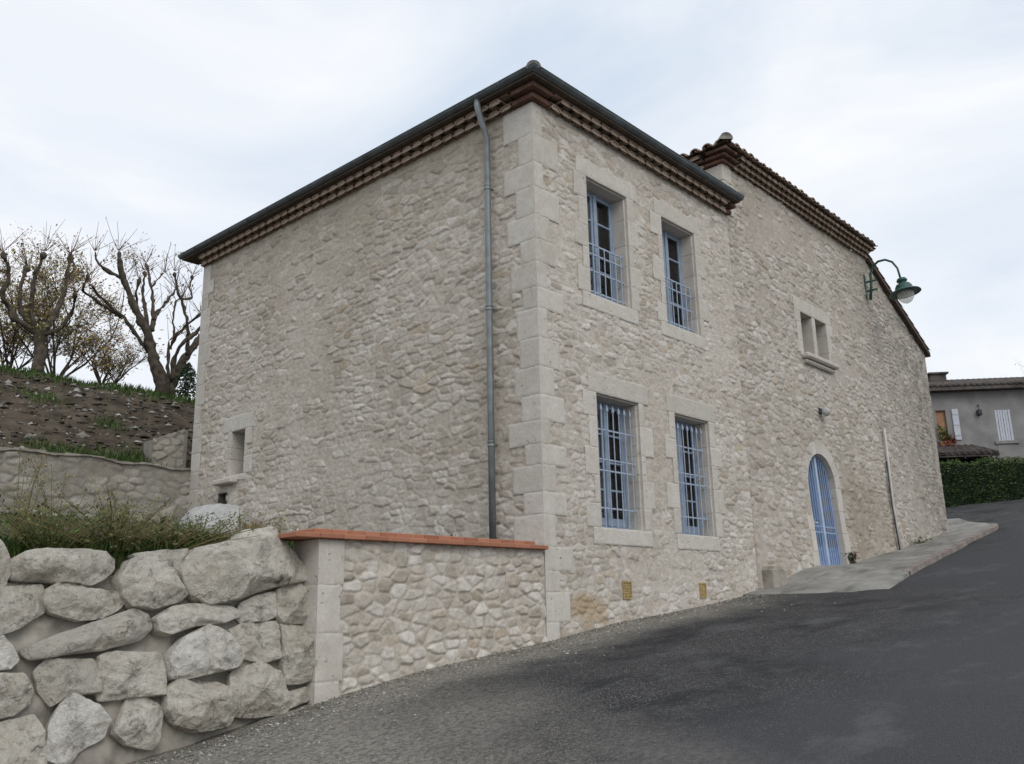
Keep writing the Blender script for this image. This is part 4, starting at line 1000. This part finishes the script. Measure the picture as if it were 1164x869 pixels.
# ------------------------------------------------------------------ trees
def px(zx, zy): return zx/3.863, 250+zy/3.863
def limb(mb, pts, d, r0, r1, depth=0.0, n=10, knob=0.0):
    r0 *= .56; r1 *= .54; knob *= .55
    P_ = []; m = len(pts)
    for i, (a, b) in enumerate(pts):
        u, v = px(a, b); P_.append(Vector(atD(u, v, d+depth*i/max(1, m-1)))+Vector((random.uniform(-.03, .03),)*3)*(i > 0))
    Q = []; Rr = []                                   # smooth resample with lumps
    for i in range(m-1):
        p0 = P_[max(0, i-1)]; p1 = P_[i]; p2 = P_[i+1]; p3 = P_[min(m-1, i+2)]
        for k in range(7):
            s_ = k/7; q_ = .5*((2*p1)+(p2-p0)*s_+(2*p0-5*p1+4*p2-p3)*s_*s_+(3*p1-p0-3*p2+p3)*s_**3)
            f_ = (i+s_)/(m-1); Q.append(q_); Rr.append((r0+(r1-r0)*f_)*(1+.30*mnoise.noise(q_*4.1)))
    Q.append(P_[-1]); Rr.append(r1)
    if knob:
        d_ = (Q[-1]-Q[-2]).normalized(); Q += [Q[-1]+d_*.05, Q[-1]+d_*.12, Q[-1]+d_*.18]; Rr[-1] = knob*.8; Rr += [knob, knob*.9, knob*.3]
    k0 = len(mb.v); mb.tube(Q, Rr, n, .5)
    for k in range(k0, len(mb.v)):                     # gnarled bark
        v_ = Vector(mb.v[k]); mb.v[k] = tuple(v_+Vector((mnoise.noise(v_*6), mnoise.noise(v_*6+Vector((9, 0, 0))), mnoise.noise(v_*5+Vector((0, 9, 0)))))*.05)
    return Q[-1]
def shoots(mb, lf, p, n, L_, d_out=.9):
    for k in range(n):
        th = random.uniform(0, 6.28); s_ = random.uniform(.15, d_out); d = Vector((math.cos(th)*s_, math.sin(th)*s_, random.uniform(.5, 1))).normalized(); l = L_*random.uniform(.4, 1.1)
        a = Vector(p)+d*.03; b = a+d*l*.5+Vector((random.uniform(-.05, .05), random.uniform(-.05, .05), .04)); e = a+d*l+Vector((0, 0, .08*l)); mb.tube([a, b, e], [.009, .007, .004], 3, .5, False)
        if random.random() < .4: leaf(lf, e, .08)
        if random.random() < .25: leaf(lf, b, .10)
def leaf(mb, p, s_, c_=None):
    p = Vector(p); a = Vector((random.gauss(0, 1), random.gauss(0, 1), random.gauss(0, 1))).normalized(); b = a.orthogonal().normalized(); s_ *= random.uniform(.6, 1.3)
    mb.add([p-a*s_*.6, p+b*s_*.35, p+a*s_*.6, p-b*s_*.35], [(0, 1, 2, 3)], random.random() if c_ is None else c_)
T1L = [([(165, 720), (165, 660), (175, 590), (170, 520), (172, 480)], .30, .27, 0, 0),
 ([(165, 500), (120, 475), (70, 440), (35, 385), (12, 330), (35, 250), (22, 170)], .17, .07, -.8, .13), ([(160, 490), (110, 430), (88, 360), (95, 290), (110, 225)], .15, .08, .6, .16),
 ([(165, 490), (140, 420), (140, 340), (155, 240), (188, 165)], .14, .06, -.4, .17), ([(180, 500), (235, 430), (270, 350), (290, 260), (308, 180)], .18, .08, .9, .15),
 ([(190, 510), (265, 475), (315, 400), (330, 340)], .12, .06, -.9, .11), ([(15, 335), (-30, 280), (-40, 210)], .09, .05, -.3, .12), ([(290, 260), (325, 215), (312, 170)], .07, .05, .2, .13)]
T2L = [([(715, 800), (712, 730), (690, 650), (660, 560), (648, 510), (610, 430), (570, 340), (535, 240), (524, 165)], .33, .12, -.6, .10),
 ([(650, 580), (595, 505), (535, 425), (455, 355), (410, 295)], .12, .05, -1.2, .06), ([(535, 425), (440, 365), (368, 310), (380, 265)], .09, .045, -.9, .11), ([(540, 260), (500, 235), (440, 200), (424, 165)], .10, .05, -.4, .05),
 ([(652, 500), (640, 420), (626, 340), (634, 245)], .12, .06, .8, .12), ([(666, 490), (672, 400), (668, 300), (648, 210)], .12, .06, .4, .09), ([(676, 440), (702, 395), (738, 352), (762, 318)], .09, .05, .7, .05),
 ([(668, 300), (690, 265), (712, 245)], .05, .03, .3, .04), ([(618, 440), (602, 350), (607, 285)], .08, .06, -.5, .13),
 ([(742, 800), (752, 735), (785, 660), (825, 590), (872, 530), (915, 490)], .30, .16, .8, 0), ([(822, 595), (826, 520), (820, 430), (800, 370), (777, 305), (768, 255)], .12, .06, -.5, .11),
 ([(798, 350), (842, 342), (834, 300), (840, 260)], .06, .045, .4, .1), ([(758, 700), (764, 610), (800, 552), (862, 490), (905, 450)], .13, .08, -.9, 0), ([(738, 720), (736, 640), (739, 560)], .12, .07, -.3, .09), ([(748, 565), (766, 520), (812, 470), (862, 430)], .09, .05, -.6, .08), ([(765, 520), (764, 420), (772, 365), (790, 345)], .06, .04, .3, .07)]
def pollard(loc_px, d, limbs, label, nsh, leafm, moss=0):
    base = Vector(atD(*px(*loc_px), d)); tr_ = thing('pollarded_tree', label, 'tree', base, 'bare pollarded trees on the bank')
    mb = MB(); tips = []
    for pts, r0, r1, dep, kb in limbs:
        p = limb(mb, pts, d, r0, r1, dep, 10, kb)
        if kb: tips.append(p)
    mb.build('trunk', 'bark', tr_, True)
    tw = MB(); lf = MB()
    for p in tips: shoots(tw, lf, p, nsh*2//3, .9, 1.3)
    for k in range(130):                                # a few shoots along the limbs
        v = Vector(random.choice(mb.v)); 
        if v.z > base.z+1.6: shoots(tw, lf, v, 1, .6)
    tw.build('twig', 'twig', tr_); lf.build('foliage', leafm, tr_)
    if moss:                                           # late yellow leaves clinging to the limbs
        ml = MB()
        for k in range(moss): leaf(ml, Vector(random.choice(mb.v))+Vector((random.gauss(0, .22), random.gauss(0, .22), random.gauss(0, .22))), .10)
        ml.build('crown', 'leaf_moss', tr_)
pollard((168, 700), 27, T1L, 'pollarded tree with short trunk, knobbed fists and a few yellow leaves, leftmost on the bank', 15, 'leaf_autumn', 420)
pollard((725, 780), 27, T2L, 'bare pollarded tree forking low into two trunks, beside the far house corner', 13, 'leaf_dark', 90)
def bush_tree(base, H, n, label, spread, name='shrubby_tree', leaves=1400, seed=1, lm=('leaf_autumn', 'leaf_yellow'), group=None):
    random.seed(seed); tr_ = thing(name, label, 'tree', base, group); mb = MB(); ends = []
    def grow(p, d, L_, r_, lev):
        pts = [Vector(p)]; dd = Vector(d)
        for k in range(4):
            dd = (dd+Vector((random.gauss(0, .13), random.gauss(0, .13), random.gauss(.02, .08)))).normalized(); pts.append(pts[-1]+dd*L_/4)
        mb.tube(pts, [r_, r_*.88, r_*.76, r_*.66, r_*.55], 6 if lev < 2 else 3, .5, False)
        if lev >= 2: ends.extend(pts[1:])
        if lev < 4:
            for k in range(3 if lev < 2 else 5):
                q_ = random.choice(pts[1:]); th = random.uniform(0, 6.28); nd = (dd*.75+Vector((math.cos(th)*.7, math.sin(th)*.7, random.uniform(-.15, .45)))).normalized(); grow(q_, nd, L_*random.uniform(.5, .78), r_*.52, lev+1)
    for k in range(n):
        th = 6.28*k/n+random.uniform(-.3, .3); s_ = spread*random.uniform(.3, 1)
        grow(base, Vector((math.cos(th)*s_, math.sin(th)*s_, 1)).normalized(), H*.5, .04, 0)
    mb.build('trunk', 'bark', tr_)
    for m_ in lm:
        lf = MB(); 
        for k in range(leaves//len(lm)):
            q_ = random.choice(ends); leaf(lf, q_+Vector((random.gauss(0, .1), random.gauss(0, .1), random.gauss(0, .1))), .085)
        lf.build('crown', m_, tr_)
    return tr_
bush_tree(Vector(atD(62, 440, 31)), 4.6, 8, 'twiggy autumn tree with orange and yellow leaves, behind the pollarded trees', .95, seed=3, leaves=8500, lm=('leaf_autumn', 'leaf_yellow', 'leaf_weed'))
bush_tree(Vector(atD(8, 432, 32)), 4.0, 6, 'thin bare tree with sparse yellow leaves at the left edge of the photo', .7, seed=8, leaves=2600)
bush_tree(Vector(atD(118, 452, 30)), 2.3, 6, 'low brown-leaved thicket between the two pollarded trees', .9, seed=12, leaves=1500, lm=('leaf_autumn', 'leaf_yellow'))
random.seed(21)
def shrub(name, label, cat, c, rx, rz, n, s_, lm, group=None):
    t_ = thing(name, label, cat, (c[0], c[1], c[2]), group); lf = MB(); st = MB()
    for k in range(n):
        a = random.uniform(0, 6.28); r_ = random.random()**.6; h = random.random()
        k_ = math.sin(math.pi*min(1, .25+.75*h)); leaf(lf, (c[0]+rx*r_*k_*math.cos(a), c[1]+rx*r_*k_*math.sin(a), c[2]+rz*h), s_)
    for k in range(7):
        a = random.uniform(0, 6.28); st.tube([(c[0], c[1], c[2]-.1), (c[0]+rx*.3*math.cos(a), c[1]+rx*.3*math.sin(a), c[2]+rz*.6)], [.02, .008], 4, .5)
    lf.build('foliage', lm, t_); st.build('stem', 'twig', t_)
shrub('evergreen_shrub', 'small dark evergreen shrub at the foot of the forked pollarded tree', 'shrub', atD(212, 452, 26.5), .42, 1.0, 900, .10, 'leaf_dark')

# ------------------------------------------------------------------ grass and weeds
mb = MB()
def blade(mb, p, h, w_, lean, c_=None):
    th = random.uniform(0, 6.28); d = Vector((math.cos(th), math.sin(th), 0)); s_ = Vector((-d.y, d.x, 0)); p = Vector(p); m_ = p+Vector((0, 0, h*.6))+d*lean*h*.3; e = p+Vector((0, 0, h))+d*lean*h
    mb.add([p-s_*w_, p+s_*w_, m_+s_*w_*.7, m_-s_*w_*.7, e], [(0, 1, 2, 3), (3, 2, 4)], c_)
for i in range(30000):
    x = random.uniform(-8.2, -.2); y = .45+abs(random.gauss(0, 1.5)) if random.random() < .7 else random.uniform(.5, 9)
    if y > 9.4: continue
    if fbm(np.array(x), np.array(y), .9, 3, 31) < .36: continue
    if -4.0 < x and y < .9: 
        if random.random() < .75: continue
    h = random.uniform(.05, .17)*(1.5 if random.random() < .12 else 1)
    blade(mb, (x, y, float(terr_z(np.array(x), np.array(y)))-.02), h, random.uniform(.003, .007), random.uniform(.1, 1.1))
for i in range(8000):                                  # matted grass hanging over the boulders
    x = random.uniform(-8.2, -4.15); y = random.uniform(.40, .80); h = random.uniform(.07, .22)
    blade(mb, (x, y, float(terr_z(np.array(x), np.array(y)))-float(np.interp(y, [.40, .45, .50, .56, .7], [.42, .20, .10, .04, 0]))-.04), h, .006, random.uniform(.4, 1.3))
for i in range(6500):                                  # turf along the crest of the bank
    x = random.uniform(-9, 3); cy_ = 16.15-.4*x; y = cy_+random.gauss(-.1, .28)
    blade(mb, (x, y, float(bank_z(np.array(x), np.array(y)))-.02), random.uniform(.08, .22), .012, random.uniform(.2, .8))
for cx_, cy_, n, s_ in ((-1.9, 10.0, 700, .35), (-1.2, 10.05, 500, .3), (-2.6, 10.3, 300, .4), (-.9, 10.4, 200, .25), (-.6, 12.3, 160, .2), (-1.5, 14.2, 200, .3)):
    for i in range(n):
        x = random.gauss(cx_, s_); y = max(9.8, random.gauss(cy_, .2)); blade(mb, (x, y, float(bank_z(np.array(x), np.array(y)))-.02), random.uniform(.1, .3), .009, random.uniform(.2, .8))
tag(mb.build('grass', 'leaf_grass'), kind='stuff')
def weed(name, label, x, y, H, n, lm, spread=.35, lean=.5, z=None, group=None, fine=.018, flowers=None):
    z = float(terr_z(np.array(x), np.array(y)))-.03 if z is None else z
    t_ = thing(name, label, 'weed', (x, y, z), group); st = MB(); lf = MB(); fl_ = MB()
    for k in range(n):
        th = random.uniform(0, 6.28); r_ = random.random()*spread; l = H*random.uniform(.5, 1.05); d = Vector((math.cos(th)*r_, math.sin(th)*r_, 0))
        p0 = Vector((x, y, z))+d*.35; p1 = p0+d*lean*.8+Vector((0, 0, l*.55)); p2 = p0+d*lean*2+Vector((random.uniform(-.05, .05), random.uniform(-.05, .05), l))
        st.tube([p0, p1, p2], [.006, .0045, .002], 3, .5, False)
        for q in range(int(28*l/.5)):
            f_ = random.random()**.7; p = p1.lerp(p2, f_) if random.random() < .6 else p0.lerp(p1, f_); leaf(lf, p+Vector((random.gauss(0, .03), random.gauss(0, .03), random.gauss(0, .02))), fine*random.uniform(.8, 1.8))
        if flowers and random.random() < .6:
            for q in range(5): leaf(fl_, p2+Vector((random.gauss(0, .02), random.gauss(0, .02), random.gauss(0, .02))), .022)
    st.build('stem', 'leaf_dry', t_); lf.build('foliage', lm, t_)
    if flowers: fl_.build('blossom', flowers, t_)
weed('fennel', 'tall feathery fennel weed with yellow heads at the left end of the boulder wall', -6.35, .8, .95, 16, 'leaf_weed', .35, .5, fine=.016, flowers='leaf_yellow')
weed('fennel', 'lanky fennel stalk leaning right above the boulder wall', -5.95, .9, .85, 7, 'leaf_weed', .25, .8, fine=.016, flowers='leaf_yellow')
weed('weed', 'wide brown-green weed clump hanging over the elongated top-row boulder', -5.5, .62, .44, 75, 'leaf_weed', .65, .8, fine=.028)
weed('weed', 'dry brush of brown stems between the weed clump and the grass tuft', -5.0, .60, .28, 60, 'leaf_dry', .5, .9, fine=.018)
weed('weed', 'dark green weed tuft at the left edge of the boulder wall top', -6.1, .62, .40, 75, 'leaf_grass', .5, .7, fine=.02)
weed('weed', 'green weed with yellow flowers in the gap between the biggest boulder and the garden wall', -4.05, .75, .40, 32, 'leaf_weed', .35, .6, fine=.018, flowers='leaf_yellow')
weed('weed', 'grassy green tuft growing behind the biggest boulder', -4.6, .80, .34, 70, 'leaf_grass', .5, .5, fine=.018)
weed('weed', 'small reddish dead weed standing behind the left end of the brick coping', -3.8, 1.0, .36, 8, 'leaf_autumn', .12, .3, fine=.03)
weed('weed', 'small leafy green plant peeping over the brick coping near the downpipe', -1.25, .65, .26, 14, 'leaf_grass', .25, .6, fine=.035)
weed('weed', 'feathery yellow-green weed rising behind the wide weed clump', -5.2, 1.2, .62, 26, 'leaf_weed', .45, .7, fine=.02, flowers='leaf_yellow')
weed('weed', 'thin pale weed growing against the side wall behind the coping', -2.4, 2.6, .45, 14, 'leaf_weed', .3, .5)
weed('weed', 'flat dark weed sprouting from the pavement at the foot of the old wall', 14.1, -.13, .14, 22, 'leaf_dark', .4, .9, z=1.38, fine=.03)
weed('potted_plant', 'small red-flowered plant at the right jamb of the arched door', 9.92, -.10, .26, 18, 'leaf_dark', .16, .4, z=.80, fine=.035, flowers='flower_red')

# ------------------------------------------------------------------ house and hedge at the top of the road
HD = Vector((.61, -.79, 0)).normalized(); HN = Vector((HD.y, -HD.x, 0))       # along the facade, and out towards the camera
if HN.dot(Vector((CAM[0], CAM[1], 0))-Vector((33, 4, 0))) < 0: HN = -HN
H0 = Vector(atD(1059, 443, 44)); H0.z = 0
def onH(u, v, off=0.0):
    d = ray(u, v); t_ = ((H0+HN*off)-Vector(CAM)).dot(HN)/Vector(d).dot(HN); return Vector(CAM)+Vector(d)*t_
def hs(u, v):
    p = onH(u, v)-H0; return p.dot(HD), p.z
def TH(u, d, z): p = H0+HD*u+HN*d; return (p.x, p.y, z)
gh = thing('grey_house', 'grey rendered house with low tiled roof and white shutters at the top of the road', 'house', tuple(H0+Vector((0, 0, 3.8))))
s1, ze = hs(1110, 441); _, zb = hs(1110, 578)
w1a, w1t = hs(1063, 467); w1b, w1s = hs(1079, 500); o2a, _ = hs(1081, 467); o2b, _ = hs(1093, 501)
c2a, c2t = hs(1130, 466); c2b, c2s = hs(1153, 501)
mb = MB(); Wd = 14.0; x0h = -9.0; x1h = 9.0
xs = [x0h, w1a, w1b, c2a, c2b, x1h]
for a, b in ((x0h, w1a), (w1b, c2a), (c2b, x1h)): mb.box((a, -.4, zb-1.5), (b, 0, ze), .5, 0, TH)
for a, b, t_, s_ in ((w1a, w1b, w1t, w1s), (c2a, c2b, c2t, c2s)): mb.box((a, -.4, zb-1.5), (b, 0, s_), .5, 0, TH); mb.box((a, -.4, t_), (b, 0, ze), .5, 0, TH)
mb.box((x0h, -9, zb-1.5), (x0h+.4, -.41, ze), .5, 0, TH); mb.box((x1h-.4, -9, zb-1.5), (x1h, -.41, ze), .5, 0, TH); mb.box((x0h, -9.4, zb-1.5), (x1h, -9.01, ze), .5, 0, TH)
mb.build('wall', 'render_grey', gh)
mb = MB(); rz = ze+1.35
mb.add([TH(x0h-.3, .45, ze-.02), TH(x1h+.3, .45, ze-.02), TH(x1h-3, -4.5, rz), TH(x0h+3, -4.5, rz), TH(x0h-.3, -9.6, ze), TH(x1h+.3, -9.6, ze), TH(x0h-.3, .45, ze-.16), TH(x1h+.3, .45, ze-.16), TH(x0h-.3, -.1, ze-.16), TH(x1h+.3, -.1, ze-.16)],
       [(0, 1, 2, 3), (3, 2, 5, 4), (0, 3, 4), (1, 5, 2), (0, 6, 7, 1), (6, 8, 9, 7)], .3)
rf = mb.build('roof', 'roof_tile_grey', gh)
mb = MB()
k = 0
while k*.26 < x1h-x0h:
    u = x0h+k*.26
    hi = min(1.0, (u-x0h+.3)/3.3, (x1h+.3-u)/3.3); Lr = 4.95*max(.1, hi)
    mb.tube([TH(u, .47, ze+.03), TH(u, .45-Lr, ze+.03+1.37*Lr/4.95)], .085, 6, None); k += 1
mb.build('tile', 'roof_tile_grey', rf, True)
ca, cz = hs(1083, 423); cb, _ = hs(1102, 423); mb = MB(); mb.box((ca, -3.9, ze+.6), (cb, -2.6, onH(1092, 424.5, -2.6).z), .5, 0, TH); mb.box((ca-.1, -4.0, onH(1092, 424.5, -2.6).z), (cb+.1, -2.5, onH(1092, 424.5, -2.6).z+.08), .3, 0, TH); mb.build('chimney', 'roof_tile_grey', rf)
mb = MB(); mb.box((w1a, -.16, w1s), (w1b, -.12, w1t), .5, 0, TH); wd = mb.build('window', 'curtain_brown', gh); wd['label'] = 'window with brown blind and one open white shutter'
mb = MB(); mb.box((o2a, .02, w1s-.03), (o2b, .06, w1t+.03), .5, .004, TH)
for z in (w1s+.2, w1t-.2, (w1s+w1t)/2): mb.box((o2a+.02, .062, z-.035), (o2b-.02, .08, z+.035), .5, 0, TH)
mb.build('shutter', 'shutter_white', wd)
mb = MB(); mb.box((w1a-.1, -.1, w1s-.12), (w1b+.1, .08, w1s-.004), .5, .01, TH); mb.build('sill', 'render_grey', wd)
mb = MB(); n = 6
for k in range(n): a = c2a+(c2b-c2a)*k/n; b = c2a+(c2b-c2a)*(k+1)/n; mb.box((a+.008, -.05, c2s+.01), (b-.008, .0+.012*(k % 2), c2t-.01), .5, .004, TH)
wd = mb.build('window', 'shutter_white', gh); wd['label'] = 'window closed by white plank shutters'
mb = MB(); mb.box((c2a-.18, -.1, c2s-.14), (c2b+.18, .08, c2s-.004), .5, .01, TH); mb.build('sill', 'render_grey', wd)
mb = MB()
mb.box((c2a-.1, .002, c2s-.75), (c2b+.05, .02, c2s-.16), .5, .01, TH); mb.build('stone_patch', 'render_grey', wd)
la, lz = hs(1112, 472); mb = MB(); mb.box((la-.09, .02, lz-.05), (la+.09, .26, lz+.22), .5, .04, TH); mb.tube([TH(la, .0, lz+.4), TH(la, .15, lz+.45), TH(la, .15, lz+.2)], .02, 6, .5); mb.build('lantern', 'pipe_dark', gh)
# tiled porch roof in front
pa, pz = hs(1073, 512); pb, pz2 = hs(1115, 526)
mb = MB(); mb.prism([TH(pa-1.5, 1.9, pz2), TH(pb, 1.9, pz2), TH(pb, 1.9, pz2+.14), TH(pb-.5, 0.05, pz+.1), TH(pa-1.5, .05, pz+.1), TH(pa-1.5, 1.9, pz2+.14)][:1]+[TH(pb, 1.9, pz2), TH(pb, 1.9, pz2+.14), TH(pa-1.5, 1.9, pz2+.14)], tuple(-HN*.1), .3)
mb.add([TH(pa-1.5, 1.95, pz2+.10), TH(pb+.05, 1.95, pz2+.10), TH(pb-.6, .03, pz+.12), TH(pa-1.5, .03, pz+.12)], [(0, 1, 2, 3)], .3)
for k in range(16):
    u = pb-.1-k*.26
    if u > pa-1.4: mb.tube([TH(u, 1.98, pz2+.14), TH(u-.25, .05, pz+.16)], .075, 6, None)
mb.add([TH(pb+.05, 1.95, pz2+.10), TH(pb-.6, .03, pz+.12), TH(pb-.6, .03, pz2-.1)], [(0, 1, 2)], .2)
pr = mb.build('porch_roof', 'roof_tile_grey', gh)
mb = MB(); mb.box((pa-1.5, .9, zb-.5), (pb-.15, 1.0, pz2+.05), .5, 0, TH); mb.build('porch_shade', 'dark_void', gh)  # near-black panel standing in for the shade under the porch roof
# flower box
fa_, fz = hs(1066, 500); fb_, _ = hs(1080, 500)
fbx = thing('flower_box', 'window box with green leaves and red flowers below the brown blind', 'flower box', TH((fa_+fb_)/2, .15, fz-.3))
mb = MB(); mb.box((fa_, .09, fz-.32), (fb_, .30, fz-.12), .5, .01, TH); mb.build('trough', 'brick', fbx)
l1 = MB(); l2 = MB()
for k in range(420):
    u = random.uniform(fa_, fb_+.1); f_ = random.random(); leaf(l1, TH(u, .2+random.gauss(0, .12), fz-.25+f_*(.95-.6*(u-fa_)/(fb_-fa_))), .09)
for k in range(110): u = random.uniform(fa_+.25*(fb_-fa_), fb_+.12); leaf(l2, TH(u, .32+random.gauss(0, .08), fz-.16+random.gauss(0, .12)), .08)
l1.build('foliage', 'leaf_hedge', fbx); l2.build('blossom', 'flower_red', fbx)
# hedge
HO = 4.0
def hh(u, v): p = onH(u, v, HO)-H0; return p.dot(HD), p.z
ha, ht = hh(1062, 526); hb, ht2 = hh(1185, 522); _, hz0 = hh(1120, 577)
hd = thing('hedge', 'dense clipped green hedge in front of the grey house', 'hedge', TH((ha+hb)/2, HO, hz0))
lf = MB(); random.seed(33)
A0, A1 = ha-5, hb+3
for i in range(15000):
    u = random.uniform(A0, A1); f_ = random.random(); top = (ht-hz0)+.08*math.sin(u*2.3)+.06*math.sin(u*5.1)
    if f_ < .62: h = random.random()*top; d = HO+.02+random.gauss(0, .09)+.12*mnoise.noise(Vector((u*1.6, h*1.8, 0)))
    else: h = top+random.gauss(0, .06); d = HO-random.random()*1.1
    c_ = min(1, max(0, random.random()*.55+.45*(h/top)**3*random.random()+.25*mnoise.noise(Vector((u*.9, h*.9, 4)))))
    leaf(lf, TH(u, d, hz0+h), .085, c_)
lf.build('foliage', 'leaf_hedge', hd)
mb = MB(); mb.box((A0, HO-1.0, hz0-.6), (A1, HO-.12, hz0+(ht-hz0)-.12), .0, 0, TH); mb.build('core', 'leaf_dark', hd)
bush_tree(Vector(onH(1152, 420, -14))-Vector((0, 0, 5.6)), 6.2, 5, 'thin treetop showing above the roof of the grey house', .6, seed=17, leaves=400, lm=('leaf_weed', 'leaf_autumn'), name='distant_tree')
